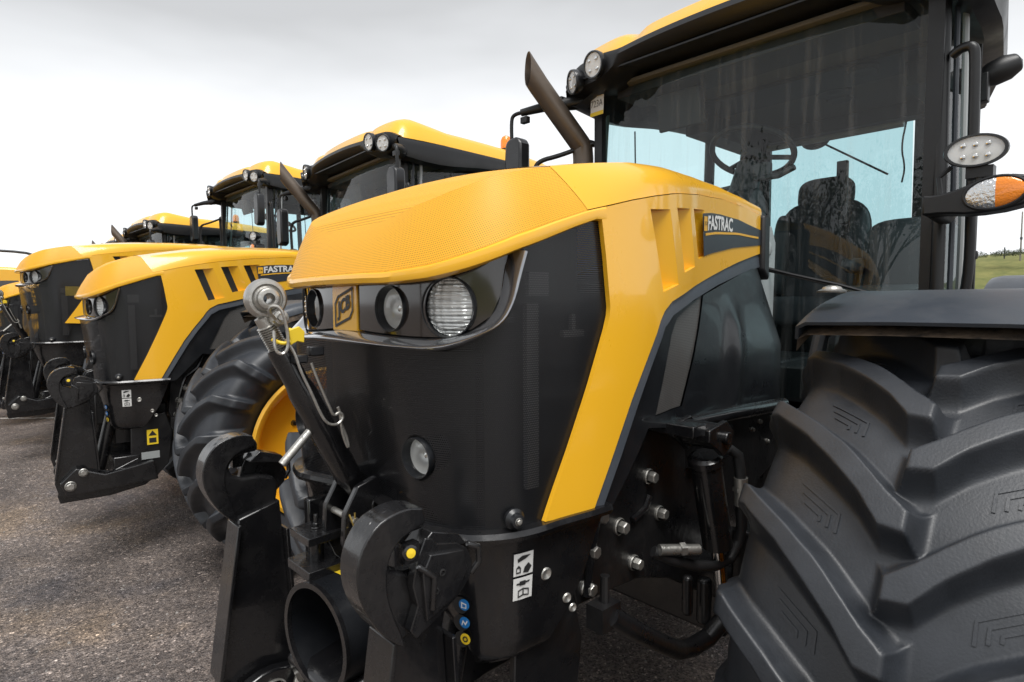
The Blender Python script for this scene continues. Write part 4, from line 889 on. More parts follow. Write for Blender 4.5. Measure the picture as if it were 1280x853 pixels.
            ob('lamp_bezel', MB().tube([(c.x - .001, c.y + s * hw_ * 1.03 * math.cos(t), c.z + hh * 1.04 * math.sin(t) + .006 * math.cos(t)) for t in np.linspace(0, 2 * PI, 33)[:-1]], .005, 8, closed=True), M_visor, a)
            led_lamp(T, (-1.66, s * .920, 2.085), (1, s * .12, -.05), .046, 'oval_work_lamp', sx=1.62)
            ob('lamp_bracket', MB().box((-1.69, s * .93, 2.02), (.05, .07, .035)).tube([(-1.68, s * .83, 1.955), (-1.69, s * .82, 2.02), (-1.70, s * .85, 2.05)], .008, 8).cyl((-1.68, s * .93, 1.98), (-1.68, s * .93, 2.05), .012, 10), M_visor, T)
    # roof: black visor rim with corner bulges, yellow shell above
    def zc(y):  # rim height along the front
        b = math.exp(-((abs(y) - .70) / .17) ** 4); return 2.800 + .055 * b + .055 * (1 - (y / .90) ** 2) * (1 - b)
    def xf(y): return -1.70 - .10 * (abs(y) / .90) ** 3
    vis = MB(); P = []
    ysn = np.linspace(-.90, .90, 61)
    for y in ysn:
        b = math.exp(-((abs(y) - .70) / .17) ** 4); x = xf(y); z = zc(y)
        low = z - .075 - .075 * b
        P.append([(x - .30, y * .97, zz(low + .03)), (x - .10, y * .99, zz(low - .005)), (x - .035 - .02 * b, y, zz(low)), (x + .004, y, zz(low + .03)), (x + .014, y, zz(z - .03)), (x, y, zz(z)), (x - .04, y * .98, zz(z + .008)), (x - .06, y * .98, zz(z - .004))])
    vis.grid(P)
    for s in (1, -1):   # side rims run back along the eaves
        P = []
        for x in np.linspace(-1.80, -3.62, 16):
            w = lerp(-x, [1.8, 2.2, 3.0, 3.62], [.90, .895, .785, .62]); dn = .05 * math.exp(-((x + 2.15) / .35) ** 2)
            P.append([(x, s * (w - .22), zz(2.725)), (x, s * (w - .06), zz(2.685 - dn)), (x, s * w, zz(2.70 - dn)), (x, s * (w + .012), zz(2.76)), (x, s * (w - .01), zz(2.80)), (x, s * (w - .06), zz(2.81))])
        vis.grid(P)
    P = []
    for y in np.linspace(-.62, .62, 9): P.append([(-3.60, y, zz(2.70)), (-3.66, y, zz(2.72)), (-3.66, y, zz(2.80)), (-3.58, y, zz(2.81))])
    vis.grid(P)
    rf = ob('roof', vis, M_visor, T, 'black roof rim with corner visors', sharp=40)
    sh = MB(); P = []
    for x in list(np.linspace(0, .12, 6)) + list(np.linspace(.16, 1.0, 18)):
        row = []
        for y in ysn:
            X0 = xf(y) - .03; xx = X0 + (-3.62 - X0) * x; e = min(1, x / .09); e2 = min(1, (1 - x) / .08); ed = max(0, (abs(y) / .90 - .84) / .16); wr = lerp(-xx, [1.8, 2.2, 3.0, 3.62], [1., .995, .875, .69])
            base = zc(y) - .002 if x < .1 else lerp(x, [.1, .25, 1], [zc(y) - .002, 2.80, 2.775]); h = (.125 + .015 * math.sin(min(1, x * 1.1) * PI)) * math.sqrt(max(0, 1 - (1 - e) ** 2)) * math.sqrt(max(0, 1 - (1 - e2) ** 2)) * math.sqrt(max(0, 1 - ed ** 2))
            notch = .03 * math.exp(-((abs(y) - .46) / .05) ** 2) * math.exp(-(x / .15) ** 2)
            row.append((xx, y * .985 * wr, zz(base + h - notch)))
        P.append(row)
    sh.grid(P); ob('roof_shell', sh, M_yel, rf, 'yellow roof shell', sharp=40)
    ob('roof_liner', MB().prism([(-1.86, -.74), (-1.86, .74), (-2.6, .72), (-3.4, .54), (-3.4, -.54), (-2.6, -.72)], zz(2.725), zz(2.745), 'z'), M_liner, T, bevel=.005)
    ob('liner_band', MB().box((-2.02, .0, zz(2.705)), (.22, 1.3, .05)).box((-2.55, 0, zz(2.715)), (.30, 1.44, .02)).box((-3.30, 0, zz(2.68)), (.12, .9, .08)).box((-2.9, .56, zz(2.66)), (.7, .14, .12)).box((-2.9, -.56, zz(2.66)), (.7, .14, .12)).lathe([(.07, 0), (.06, .015), (.03, .01), (0, .01)], (-2.9, .1, zz(2.722)), (0, 0, -1), 24).lathe([(.07, 0), (.06, .015), (0, .01)], (-2.45, .35, zz(2.69)), (0, 0, -1), 24), M_dark, T, bevel=.004)
    ob('roof_soffit', MB().prism([(-1.735, -.80), (-1.735, .80), (-2.3, .84), (-3.0, .74), (-3.6, .58), (-3.6, -.58), (-3.0, -.74), (-2.3, -.84)], zz(2.762), zz(2.770), 'z'), M_visor, rf)
    if beacon:
        b = ob('beacon', MB().cyl((-3.0, .62, zz(2.86)), (-3.0, .62, zz(2.95)), .05, 20), M_visor, T); ob('beacon_dome', MB().lathe([(.048, 0), (.05, .03), (.048, .07), (.035, .10), (.015, .113), (0, .115)], (-3.0, .62, zz(2.95)), (0, 0, 1), 24), M_org, b, 'orange beacon dome')
    # exhaust on the right
    if exhaust:
        ax = Vector((.125, -.060, .185)).normalized(); tip = Vector((-1.640, -.985, zz(2.80))); mb = MB()
        mb.tube(smooth_pl_v([(-1.885, -.86, zz(2.25)), (-1.885, -.86, zz(2.46)), (-1.868, -.868, zz(2.485)), tip - ax * .04, tip], 1), .056, 28, caps=False)
        nv = len(mb.v); up = Vector((-.55, .28, .55)); up = (up - ax * up.dot(ax)).normalized()   # slash-cut mouth facing forward
        mb.v = mb.v[:nv - 28] + [tuple(Vector(p) + ax * (.07 + (Vector(p) - tip).dot(up) / .05 * .062)) for p in mb.v[nv - 28:]]
        ob('exhaust_pipe', mb, M_exh, T, 'slanted heat-stained exhaust tip', solid=.004)
        ob('exhaust_stack', MB().cyl((-1.885, -.86, 1.3), (-1.885, -.86, zz(2.36)), .068, 24), M_visor, T, 'black exhaust guard')
    ob('exhaust_rail', MB().tube(smooth_pl_v([(-1.90, -.80, zz(2.48)), (-1.86, -.86, zz(2.46)), (-1.78, -.95, zz(2.42)), (-1.72, -1.03, zz(2.40)), (-1.70, -1.055, zz(2.36)), (-1.70, -1.06, zz(2.25)), (-1.72, -1.06, zz(1.9))], 2), .013, 10), M_visor, T)
    # mirrors
    for s in ((-1, 1) if mirror_left else (-1,)):
        ar = ob('mirror_arm', MB().tube([(-1.92, s * .80, zz(2.70)), (-1.86, s * .86, zz(2.705)), (-1.74, s * 1.02, zz(2.69)), (-1.66, s * 1.12, zz(2.665))], [.045, .040, .026, .019], 14).tube(smooth_pl_v([(-1.67, s * 1.10, zz(2.668)), (-1.645, s * 1.16, zz(2.662)), (-1.64, s * 1.175, zz(2.63)), (-1.645, s * 1.175, zz(2.48))], 2), .011, 10).box((-1.675, s * 1.10, zz(2.625)), (.03, .05, .035)).box((-1.80, s * .94, zz(2.70)), (.05, .04, .07)), M_visor, T, 'black mirror arm', bevel=.004)
        ob('mirror', MB().prism(smooth_pl([(s * 1.075, zz(2.20)), (s * 1.16, zz(2.17)), (s * 1.20, zz(2.21)), (s * 1.205, zz(2.48)), (s * 1.18, zz(2.525)), (s * 1.10, zz(2.53)), (s * 1.075, zz(2.49))], 1), -1.69, -1.61, 'x'), M_pla, ar, bevel=.015)
    # convex side mirror near the door top seen beyond the glass
    ob('side_mirror', MB().lathe([(0, -.085), (.03, -.075), (.048, -.03), (.05, .02), (.035, .06), (0, .075)], (-2.38, .865, zz(2.525)), (-.35, 1, .45), 20).box((-2.33, .825, zz(2.455)), (.05, .03, .11)), M_visor, T, bevel=.004)
    # silver column and dash cowl between bonnet and windscreen
    ob('cowl_column', MB().prism([(-1.66, 1.36), (-1.78, 1.36), (-1.80, 1.86), (-1.76, 1.925), (-1.69, 1.92), (-1.655, 1.86)], -.20, .245, 'y').lathe([(.028, 0), (.030, .008), (.014, .012), (0, .012)], (-1.72, .245, 1.83), (0, 1, 0), 20), M_silver, T, 'silver grey column behind the bonnet', bevel=.02)
    ob('bonnet_seal', MB().prism([(-1.60, 1.74), (-1.655, 1.70), (-1.655, 1.955), (-1.60, 1.95)], -.28, .285, 'y'), M_hose, T, bevel=.01)
    ob('windscreen_wiper', MB().tube([(-1.72, .20, 1.765), (-1.75, .33, 1.725), (-1.77, .50, 1.68), (-1.80, .62, 1.64)], .0065, 8).tube([(-1.735, .22, 1.748), (-1.77, .50, 1.672)], .004, 6), M_visor, T, 'black wiper arm across the low windscreen')
    ob('cab_front_wall', MB().box((-1.95, 0, 1.16), (.05, 1.5, .36)), M_visor, T, bevel=.01)
    ob('cab_floor', MB().box((-2.65, 0, 1.16), (1.45, 1.40, .06)), M_dark, T)
    if sticker:
        st = ob('lot_sticker', MB().add([(-1.843, -.775, 2.60), (-1.838, -.685, 2.60), (-1.843, -.685, 2.725), (-1.848, -.775, 2.725)], [(0, 1, 2, 3)]), M_wht, T, 'white and yellow paper lot sticker on the windscreen corner')
        q = lambda u, v, o=.002: (-1.843 + o + .005 * u - .005 * v, -.775 + .09 * u, 2.60 + .125 * v)
        for v0, v1 in ((0, .16), (.80, 1)): ob('sticker_band', MB().add([q(0, v0), q(1, v0), q(1, v1), q(0, v1)], [(0, 1, 2, 3)]), M_ylp, st)
        v, f = text_mesh('723A', 1, -.01); ob('lettering', MB().add([q(.06 + .88 * a, .36 + .28 * b, .0035) for a, b, c in v], f), M_ink_shade, st, fixn=False)
    if inner:
        def cushion(c, d, e=.45, rot=None, n=18):
            mb = MB(); P = []; sg = lambda v, p: math.copysign(abs(v) ** p, v)
            for i in range(n + 1):
                v = -PI / 2 + PI * i / n; row = []
                for k in range(2 * n):
                    u = 2 * PI * k / (2 * n); p = Vector((d[0] / 2 * sg(math.cos(v), e) * sg(math.cos(u), e), d[1] / 2 * sg(math.cos(v), e) * sg(math.sin(u), e), d[2] / 2 * sg(math.sin(v), e)))
                    if rot: p = Matrix.Rotation(rot, 3, 'Y') @ p
                    row.append(Vector(c) + p)
                P.append(row + row[:1])
            return mb.grid(P)
        seat = ob('seat', cushion((-2.86, -.04, 1.56), (.54, .50, .17)), M_seat, T, 'dark driver seat', sharp=70)
        ob('seat_back', cushion((-3.10, -.04, 1.90), (.16, .50, .62), .5, -.12), M_seat, seat, sharp=70)
        ob('head_rest', cushion((-3.13, -.04, 2.245), (.11, .31, .20), .6, -.1), M_seat, seat, sharp=70)
        ob('seat_bolster', cushion((-3.04, .17, 1.90), (.14, .09, .48), .6, -.12), M_dash, seat, sharp=70); ob('seat_bolster', cushion((-3.04, -.25, 1.90), (.14, .09, .48), .6, -.12), M_dash, seat, sharp=70)
        ob('arm_rest', cushion((-2.82, .25, 1.80), (.42, .09, .08), .6), M_dash, seat, sharp=70)
        ob('joystick', MB().tube([(-2.66, .25, 1.83), (-2.64, .25, 1.92), (-2.63, .24, 1.96)], [.012, .014, .024], 10), M_dark, seat)
        ob('passenger_seat', cushion((-2.86, .47, 1.80), (.30, .40, .46), .5), M_dash, T, 'dark second seat beside the driver seat', sharp=70)
        ob('side_console', MB().prism([(-2.5, 1.2), (-3.1, 1.2), (-3.1, 1.62), (-2.6, 1.70)], .22, .66, 'y'), M_dash, T, bevel=.03)
        ob('cab_cable', MB().tube(smooth_pl_v([(-3.38, .30, 2.66), (-3.36, .28, 2.5), (-3.34, .31, 2.38), (-3.36, .29, 2.30)]), .005, 6), M_dark, T)
        ob('roof_speaker', MB().lathe([(.085, 0), (.08, .02), (.045, .012), (.02, .02), (0, .02)], (-2.75, .12, 2.722), (0, 0, -1), 24), M_dark, T)
        ob('blind_roller', MB().cyl((-3.33, -.48, 2.63), (-3.33, .30, 2.63), .022, 12), M_silver, T)
        ob('terminal', MB().box((-2.9, .125, 2.21), (.03, .055, .34)).cyl((-2.9, .10, 1.9), (-2.9, .12, 2.1), .014, 10), M_dark, T, bevel=.01)
        dash = ob('steering_column', MB().tube([(-2.22, -.16, 1.3), (-2.24, -.16, 1.9), (-2.33, -.16, 2.18), (-2.39, -.16, 2.33)], [.10, .09, .075, .06], 16).prism(smooth_pl([(-2.08, 2.03), (-2.12, 2.14), (-2.22, 2.18), (-2.30, 2.10), (-2.28, 1.98), (-2.12, 1.96)], 1), -.34, -.02, 'y').tube([(-2.33, -.16, 2.22), (-2.34, -.32, 2.21), (-2.34, -.40, 2.23)], .014, 8).tube([(-2.33, -.16, 2.24), (-2.33, .02, 2.24), (-2.33, .10, 2.27)], .016, 8).box((-2.36, -.08, 2.28), (.06, .09, .08)), M_dash, T, 'steering column with dash pod', bevel=.006)
        c = Vector((-2.42, -.16, 2.40)); nx = Vector((-.45, 0, .9)).normalized(); u = Vector((0, 1, 0)); w = nx.cross(u)
        sw = MB().tube([c + u * (.205 * math.cos(t)) + w * (.205 * math.sin(t)) for t in np.linspace(0, 2 * PI, 41)[:-1]], .0155, 10, closed=True)
        for t in (.5, 2.6, 4.7): sw.tube([c - nx * .03, c + u * (.20 * math.cos(t)) + w * (.20 * math.sin(t))], .013, 8)
        sw.lathe([(.05, -.05), (.055, -.01), (.03, .0), (0, .0)], c, nx, 20); ob('steering_wheel', sw, M_dark, dash, 'black steering wheel')
        ob('sun_blind', MB().prism([(-2.02, 2.68), (-2.08, 2.68), (-2.12, 2.52), (-2.07, 2.50)], -.5, -.25, 'y'), M_dark, T, bevel=.01)
        ob('orange_marker', MB().prism(smooth_pl([(-2.95, 1.78), (-2.95, 1.92), (-3.0, 1.96), (-3.05, 1.92), (-3.05, 1.78)], 1), -.60, -.50, 'y'), M_org, T)
M_lensc = mat('clear_ribbed_lens', (.72, .73, .73), .20, metal=.85, coat=.8, bump=1.0, bscale=120)

def build_rear(T):
    ob('rear_body', MB().box((-4.35, 0, 1.02), (1.3, .8, .5)).box((-4.5, 0, 1.36), (1.1, 1.3, .10)).box((-3.62, 0, 1.5), (.08, 1.0, .6)), M_chs, T, bevel=.02)
    ob('load_platform', MB().box((-4.45, 0, 1.46), (1.5, 1.4, .05)), M_gry, T, bevel=.01)
    for s in (1, -1):
        P = []
        for i in range(25):
            a = R(15 + 150 * i / 24); P.append([(-4.17 + (.95 + d) * math.cos(a), s * (1.041 + yy), .82 + (.95 + d) * math.sin(a)) for yy, d in ((-.43, -.05), (-.42, -.01), (-.38, 0), (.25, 0), (.30, -.02), (.32, -.07))])
        ob('rear_fender', MB().grid(P), M_fen, T, 'smooth grey rear fender', solid=.01)
        ob('fuel_tank', MB().prism(smooth_pl([(-2.05, .55), (-2.05, 1.02), (-2.15, 1.10), (-3.1, 1.12), (-3.2, 1.0), (-3.15, .55), (-3.0, .48), (-2.2, .48)], 1), s * .50, s * .98, 'y'), M_pla, T, bevel=.03)
        ob('step', MB().box((-2.5, s * 1.05, .50), (.42, .2, .03)).box((-2.5, s * 1.02, .78), (.42, .14, .03)), M_chs, T, bevel=.005)

GROUP = 'yellow tractors parked in a row'
def stretch(T, before, k):
    for o in T.children_recursive:
        if o in before or o.type != 'MESH': continue
        for v in o.data.vertices:
            if v.co.x < 0: v.co.x *= k
def build_tractor(label, loc, rz, sc=1, vents=3, hd=0., hi=False, toplink=True, sticker=False, inner=True, mirror_left=True, detail=True, dzcab=0., kx=1., cabx=0., exhaust=True):
    T = root('tractor', label, 'tractor', GROUP, loc, rz, sc)
    build_hood(T, vents, hd, detail); build_front(T, hd, detail); build_side(T, hd)
    if kx != 1.: stretch(T, set(), kx)
    build_linkage(T, toplink); old = set(T.children)
    build_cab(T, sticker=sticker, inner=inner, mirror_left=mirror_left, exhaust=exhaust)
    for o in T.children:
        if o not in old: o.location = (cabx, 0, dzcab)
    build_rear(T)
    for x in (-1.101, -4.17):
        for s in (1, -1): wheel(T, x, s, hi and x > -2 and s > 0)
    for s in (1, -1): fender(T, -1.101, s, 66, 150, 'grey front fender over the wheel')
    return T
def copy_tree(o, parent=None):
    c = o.copy(); COL.objects.link(c); c.parent = parent
    for ch in list(o.children): copy_tree(ch, c)
    return c
T1 = build_tractor('nearest yellow tractor, with a silver ball eye on its top link', (0, 0, 0), 0, hi=True, sticker=True, mirror_left=False)
T2 = build_tractor('second yellow tractor in the row, with no top link before its nose', (.041, -3.43, 0), R(-4.27), toplink=False)
T3 = build_tractor('third yellow tractor, the long tall hood with four vents', (.088, -7.015, 0), R(.5), 1.07, vents=4, hd=.18, detail=False, dzcab=.185, kx=1.37, cabx=-.284, exhaust=False)
T4 = copy_tree(T2); T4.location = (.237, -9.46, 0); T4.rotation_euler.z = R(.9); T4['label'] = 'fourth yellow tractor, only its lamp-fitted roof showing above the third hood'
T5 = copy_tree(T2); T5.location = (.05, -12.6, 0); T5.rotation_euler.z = R(.5); T5['label'] = 'farthest tractor, only its roof edge and exhaust tip peeking over the third hood'

# ------------------------------------------------------------------ setting
def struct(o): o['kind'] = 'structure'; return o
def ground_mat():
    m = bpy.data.materials.new('worn_asphalt'); m.use_nodes = True; nt = m.node_tree; b = nt.nodes['Principled BSDF']; t = N(nt, 'ShaderNodeTexCoord')
    def noise(s, d=6, r=.6): n = N(nt, 'ShaderNodeTexNoise'); n.inputs['Scale'].default_value = s; n.inputs['Detail'].default_value = d; n.inputs['Roughness'].default_value = r; nt.links.new(t.outputs['Object'], n.inputs[0]); return n.outputs[0]
    vo = N(nt, 'ShaderNodeTexVoronoi'); vo.inputs['Scale'].default_value = 120; nt.links.new(t.outputs['Object'], vo.inputs[0])
    vo2 = N(nt, 'ShaderNodeTexVoronoi'); vo2.inputs['Scale'].default_value = 48; nt.links.new(t.outputs['Object'], vo2.inputs[0])
    c1 = N(nt, 'ShaderNodeValToRGB'); nt.links.new(noise(.9, 8, .65), c1.inputs[0]); e = c1.color_ramp.elements; e[0].position = .35; e[0].color = (.088, .078, .075, 1); e[1].position = .66; e[1].color = (.205, .182, .172, 1)
    hsv = N(nt, 'ShaderNodeSeparateColor'); nt.links.new(vo.outputs['Color'], hsv.inputs[0])
    c2 = N(nt, 'ShaderNodeValToRGB'); nt.links.new(hsv.outputs[0], c2.inputs[0]); e = c2.color_ramp.elements; e[0].position = .0; e[0].color = (.30, .28, .28, 1); e[1].position = .955; e[1].color = (1.7, 1.66, 1.6, 1)
    x = e_ = c2.color_ramp.elements.new(.99); x.color = (3.4, 3.3, 3.15, 1)
    mu = N(nt, 'ShaderNodeMix', data_type='RGBA', blend_type='MULTIPLY'); mu.inputs[0].default_value = 1; nt.links.new(c1.outputs[0], mu.inputs[6]); nt.links.new(c2.outputs[0], mu.inputs[7])
    h2 = N(nt, 'ShaderNodeSeparateColor'); nt.links.new(vo2.outputs['Color'], h2.inputs[0]); c3 = N(nt, 'ShaderNodeValToRGB'); nt.links.new(h2.outputs[1], c3.inputs[0]); e = c3.color_ramp.elements; e[0].position = .0; e[0].color = (.7, .68, .68, 1); e[1].position = .96; e[1].color = (1.1, 1.05, 1.0, 1); x = c3.color_ramp.elements.new(.985); x.color = (1.9, 1.85, 1.8, 1)
    mu2 = N(nt, 'ShaderNodeMix', data_type='RGBA', blend_type='MULTIPLY'); mu2.inputs[0].default_value = 1; nt.links.new(mu.outputs[2], mu2.inputs[6]); nt.links.new(c3.outputs[0], mu2.inputs[7])
    def patchmix(src, sc, lo, hi, col, amt, det=7):
        r_ = N(nt, 'ShaderNodeMapRange'); r_.inputs[1].default_value = lo; r_.inputs[2].default_value = hi; r_.inputs[4].default_value = amt; nt.links.new(noise(sc, det, .62), r_.inputs[0])
        x_ = N(nt, 'ShaderNodeMix', data_type='RGBA', blend_type='MULTIPLY'); x_.inputs[7].default_value = (*col, 1); nt.links.new(r_.outputs[0], x_.inputs[0]); nt.links.new(src, x_.inputs[6]); return x_.outputs[2]
    c_ = patchmix(mu2.outputs[2], .85, .50, .64, (1.18, 1.02, .74), .7); c_ = patchmix(c_, 1.3, .54, .66, (.60, .66, .78), .8); c_ = patchmix(c_, 5.5, .52, .70, (1.45, 1.42, 1.38), .8)
    nt.links.new(c_, b.inputs['Base Color']); b.inputs['Roughness'].default_value = .62
    rr = N(nt, 'ShaderNodeMapRange'); rr.inputs[3].default_value = .42; rr.inputs[4].default_value = .85; nt.links.new(noise(1.7), rr.inputs[0]); nt.links.new(rr.outputs[0], b.inputs['Roughness'])
    bp = N(nt, 'ShaderNodeBump'); bp.inputs['Strength'].default_value = .9; bp.inputs['Distance'].default_value = .006; nt.links.new(vo.outputs['Distance'], bp.inputs['Height']); bp.invert = True
    bp2 = N(nt, 'ShaderNodeBump'); bp2.inputs['Strength'].default_value = .6; bp2.inputs['Distance'].default_value = .02; nt.links.new(noise(14, 6, .7), bp2.inputs['Height']); nt.links.new(bp2.outputs[0], bp.inputs['Normal']); nt.links.new(bp.outputs[0], b.inputs['Normal'])
    return m
gm = MB(); n = 40
def gc(i): t = 2 * i / n - 1; return math.copysign(abs(t) ** 3, t) * 900
gm.grid([[(gc(i), gc(j), 0) for j in range(n + 1)] for i in range(n + 1)])
struct(ob('ground', gm, ground_mat(), fixn=False))
# loose chippings lying on the asphalt near the camera
def pebbles():
    mb = MB(); rnd = random.Random(3)
    for k in range(2600):
        x = rnd.uniform(-3, 1.5); y = rnd.uniform(-8, 1.2) ; r = rnd.uniform(.003, .008) * (1.5 if rnd.random() < .05 else 1)
        a = rnd.random() * 6.3; c, s = math.cos(a), math.sin(a); q = [(r, 0, 0), (0, r * .8, 0), (-r * .9, 0, 0), (0, -r, 0), (r * .1, 0, r * .8)]
        mb.add([(x + c * u - s * v, y + s * u + c * v, w + .0005) for u, v, w in q], [(0, 1, 4), (1, 2, 4), (2, 3, 4), (3, 0, 4)])
    return mb
pb = ob('loose_gravel', pebbles(), mat('stone_chips', (.30, .28, .26), .8, dust=.8, dustcol=(.09, .085, .08), vscale=9), fixn=False); pb['kind'] = 'stuff'; pb['label'] = 'small stone chippings scattered on the asphalt between the tractors'
# worn painted line at the far left
ln = MB(); rnd = random.Random(5); a0 = Vector((.9, -10.6, .004)); a1 = Vector((-1.3, -8.6, .004)); P = []
def line_mat():
    m = bpy.data.materials.new('worn_line_paint'); m.use_nodes = True; nt = m.node_tree; b = nt.nodes['Principled BSDF']; t = N(nt, 'ShaderNodeTexCoord'); n_ = N(nt, 'ShaderNodeTexNoise'); n_.inputs['Scale'].default_value = 9; n_.inputs['Detail'].default_value = 8; n_.inputs['Roughness'].default_value = .75; nt.links.new(t.outputs['Object'], n_.inputs[0])
    cr = N(nt, 'ShaderNodeValToRGB'); nt.links.new(n_.outputs[0], cr.inputs[0]); cr.color_ramp.elements[0].position = .40; cr.color_ramp.elements[0].color = (.07, .06, .055, 1); cr.color_ramp.elements[1].position = .52; cr.color_ramp.elements[1].color = (.62, .61, .58, 1)
    nt.links.new(cr.outputs[0], b.inputs['Base Color']); b.inputs['Roughness'].default_value = .7; return m
for i in range(41):
    t = i / 40; p = a0.lerp(a1, t); nn = Vector((.67, .74, 0)); w = .05 + rnd.uniform(-.012, .012); P.append([tuple(p - nn * w), tuple(p + nn * w)])
ln.grid(P); struct(ob('painted_line', ln, line_mat(), fixn=False))
# grassy bank behind, to the right of the photograph, and an unseen one added behind the camera for the glossy panels to reflect
def grass_mat(col1, col2):
    m = bpy.data.materials.new('rough_grass'); m.use_nodes = True; nt = m.node_tree; b = nt.nodes['Principled BSDF']; t = N(nt, 'ShaderNodeTexCoord'); n_ = N(nt, 'ShaderNodeTexNoise'); n_.inputs['Scale'].default_value = .5; n_.inputs['Detail'].default_value = 12; n_.inputs['Roughness'].default_value = .7; nt.links.new(t.outputs['Object'], n_.inputs[0])
    cr = N(nt, 'ShaderNodeValToRGB'); nt.links.new(n_.outputs[0], cr.inputs[0]); cr.color_ramp.elements[0].position = .35; cr.color_ramp.elements[0].color = (*col1, 1); cr.color_ramp.elements[1].position = .65; cr.color_ramp.elements[1].color = (*col2, 1); nt.links.new(cr.outputs[0], b.inputs['Base Color']); b.inputs['Roughness'].default_value = .9; return m
G1 = grass_mat((.085, .105, .022), (.20, .19, .055))
def bank(name, c, dirv, length, depth, h, seed):
    d = Vector(dirv).normalized(); p = Vector((-d.y, d.x, 0)); rnd = random.Random(seed); P = []
    for i in range(61):
        u = (i / 60 - .5) * length; row = []
        for k in range(17):
            v = k / 16; hh = h * (math.sin(min(1, v * 1.6) * PI / 2) ** 1.4) * (1 - .12 * math.cos(u * .03 + seed)) * (1 - (abs(i / 30 - 1)) ** 6); q = Vector(c) + p * u + d * (v * depth); row.append((q.x, q.y, hh + rnd.uniform(-.04, .04) - .05))
        P.append(row)
    return struct(ob(name, MB().grid(P), G1))
bank('grass_bank', (-60, 5, 0), (-1, .05, 0), 70, 60, 7.6, 1)
bank('reflection_bank', (48, 34, 0), (.75, .55, 0), 150, 45, 6.0, 4)

# tufts along the crest of the bank
def tufts(name, label, pts, col, seed, hh):
    rnd = random.Random(seed); mb = MB()
    for (x, y, z, r, k) in pts:
        for _ in range(k):
            a = rnd.uniform(0, 2 * PI); q = rnd.random() ** .5 * r; px, py, pz = x + q * math.cos(a), y + q * math.sin(a), z + rnd.random() * hh * (1 - .5 * q / r); s = rnd.uniform(.06, .15); b = Vector((rnd.uniform(-1, 1), rnd.uniform(-1, 1), rnd.uniform(-.4, 1))).normalized() * s; c = Vector((rnd.uniform(-1, 1), rnd.uniform(-1, 1), rnd.uniform(-1, 1))).normalized() * s * .6; p = Vector((px, py, pz)); mb.add([p, p + b, p + b * .6 + c], [(0, 1, 2)])
    o = ob(name, mb, mat(name + '_leaf', col, .8), fixn=False); o['label'] = label; return o

# utility pole on the bank
def dirn(px, dist):   # ground position along a bearing of the camera axis
    v = D0 + R0 * ((px - 640) / 753.); return Vector((.707, 1.324, 0)) + v * dist
p = dirn(1272, 66)
pole = root('utility_pole', 'thin grey pole standing on the grass bank at the right edge', 'pole', loc=(p.x, p.y, 6.2))
ob('post', MB().tube([(0, 0, -.5), (0, 0, 4.9)], [.09, .06], 10), mat('weathered_wood', (.22, .20, .17), .85), pole); ob('post_collar', MB().cyl((0, 0, 1.9), (0, 0, 2.15), .12, 10), M_gry, pole)

b1 = dirn(1252, 64); b2 = dirn(1268, 67)
bs = root('bush', 'low dark bush on the crest of the grass bank beside the pole', 'bush', loc=(b1.x, b1.y, 6.2))
f1 = tufts('foliage', '', [(0, 0, .0, 1.2, 1500), (1.0, 1.6, .0, .9, 800), (-1.0, -2.2, .0, .7, 500)], (.05, .065, .03), 4, .7); f1.parent = bs; del f1['label']
ob('stem', MB().cyl((0, 0, -.3), (0, 0, .9), .06, 8), M_dash, bs)

# yellow machine beyond the third tractor at the left edge
def far_machine():
    Mx = root('parked_machine', 'low yellow machine with a black curved handrail at the far left edge', 'machine', loc=(1.2, -12.2, 0), rz=R(-8))
    body = ob('body', MB().prism(smooth_pl([(.9, 1.1), (.95, 1.75), (.7, 2.05), (.0, 2.20), (-1.6, 2.25), (-2.0, 2.1), (-2.0, 1.1)], 2), -.9, .9, 'y'), M_yel, Mx, bevel=.04)
    ob('window_band', MB().prism([(.93, 1.62), (.80, 1.92), (.5, 1.97), (-1.5, 2.02), (-1.5, 1.66)], -.915, .915, 'y'), M_gloss, body, bevel=.01)
    ob('handrail', MB().tube(smooth_pl_v([(.2, .85, 2.1), (.3, .85, 2.38), (.1, .85, 2.47), (-1.5, .85, 2.50), (-1.8, .85, 2.4), (-1.9, .85, 2.1)]), .02, 8).tube(smooth_pl_v([(.75, .8, 2.0), (.85, .3, 2.30), (.75, -.3, 2.36), (.3, -.8, 2.3)]), .02, 8), M_visor, Mx)
    ob('underframe', MB().box((-.5, 0, .85), (2.6, 1.5, .5)), M_chs, Mx, bevel=.03)
    for x in (.25, -1.35):
        for s in (1, -1):
            w = ob('wheel', MB().lathe([(.28, -.15), (.46, -.17), (.52, -.1), (.52, .1), (.46, .17), (.28, .15)], (x, s * .85, .52), (0, 1, 0), 36), M_rub, Mx); ob('rim', MB().lathe([(.28, .13), (.26, .06), (.1, .05), (0, .07)], (x, s * .85, .52), (0, s, 0), 28), M_yel, w)
far_machine()

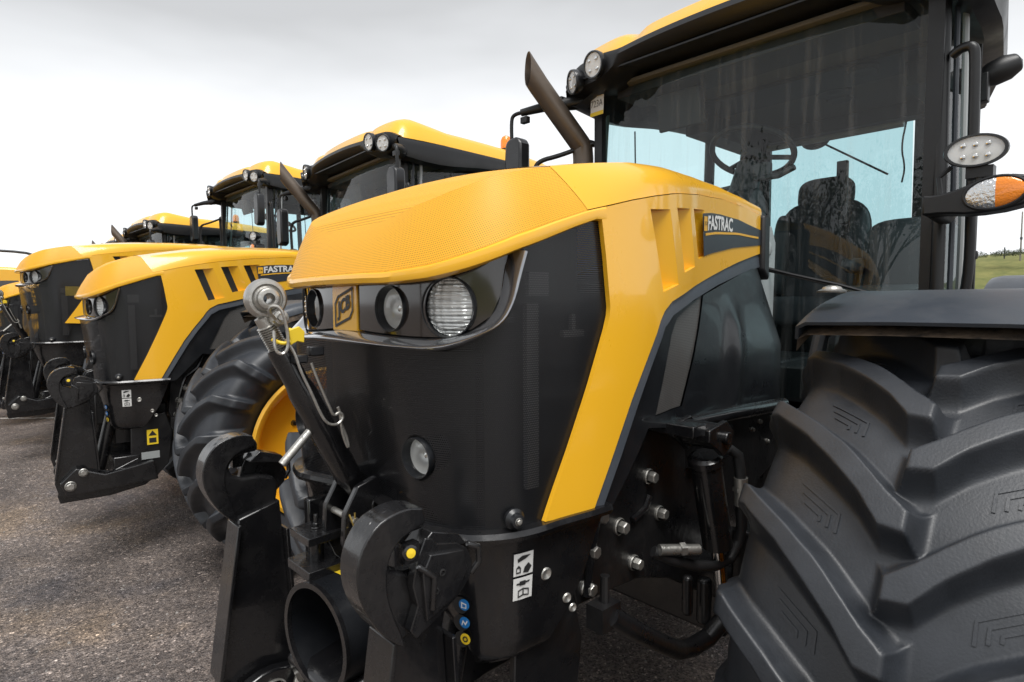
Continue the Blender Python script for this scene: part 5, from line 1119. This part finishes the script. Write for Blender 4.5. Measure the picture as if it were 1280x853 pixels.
# trees on the near side of the yard: their reflections stand in the windscreens
def tree(i, x, y, h, leafy):
    rnd = random.Random(40 + i); T_ = root('tree', '', 'tree', 'trees across the yard mirrored in the glass', (x, y, 0))
    T_['label'] = 'tree across the yard, seen only mirrored in the tractor windscreens'
    tr = MB(); tips = []
    def br(p, d, L_, r, lv):
        q = p + d * L_; m_ = p.lerp(q, .5) + Vector((rnd.uniform(-1, 1), rnd.uniform(-1, 1), 0)) * L_ * .06; tr.tube([p, m_, q], [r, r * .8, r * .6], 6 if lv < 2 else 4)
        if lv >= 4: tips.append(q); return
        for k in range(3 if lv else 5):
            a = rnd.uniform(0, 2 * PI); t = rnd.uniform(.35, .85); dd = (d * math.cos(t) + (Vector((math.cos(a), math.sin(a), .25)) * math.sin(t))).normalized(); br(p.lerp(q, rnd.uniform(.55, 1)), dd, L_ * rnd.uniform(.6, .8), r * .55, lv + 1)
    br(Vector((0, 0, -.1)), Vector((0, 0, 1)), h * .34, h * .022, 0)
    ob('trunk', tr, mat('tree_bark', (.10, .085, .07), .9, bump=.8, bscale=20), T_)
    lf = MB()
    for p in tips:
        for _ in range(leafy):
            q = p + Vector((rnd.gauss(0, .35), rnd.gauss(0, .35), rnd.gauss(0, .3))); u = Vector((rnd.uniform(-1, 1), rnd.uniform(-1, 1), rnd.uniform(-1, 1))).normalized() * .13; v_ = Vector((rnd.uniform(-1, 1), rnd.uniform(-1, 1), rnd.uniform(-1, 1))).normalized() * .10; lf.add([q, q + u, q + u + v_, q + v_], [(0, 1, 2, 3)])
    ob('crown', lf, mat('spring_leaf', (.06, .075, .03), .8, var=.1), T_, fixn=False)
for i, (x, y, h, lb) in enumerate(((17, -1.5, 9.0, 'spreading tree across the yard, first to the right of the mirrored row'), (18, -6.5, 10.5, 'tallest tree across the yard, mirrored in the windscreen'), (16, -11.5, 8.2, 'shortest tree across the yard, beside the tallest one'), (20, -17.5, 9.6, 'far left tree across the yard, mirrored beside the dark pillar'))):
    tree(i, x, y, h, 9); [o for o in bpy.data.objects if o.get('category') == 'tree'][-1]
    T_ = [o for o in COL.objects if o.type == 'EMPTY' and o.get('category') == 'tree' and o.location.x == x and o.location.y == y][0]; T_['label'] = lb
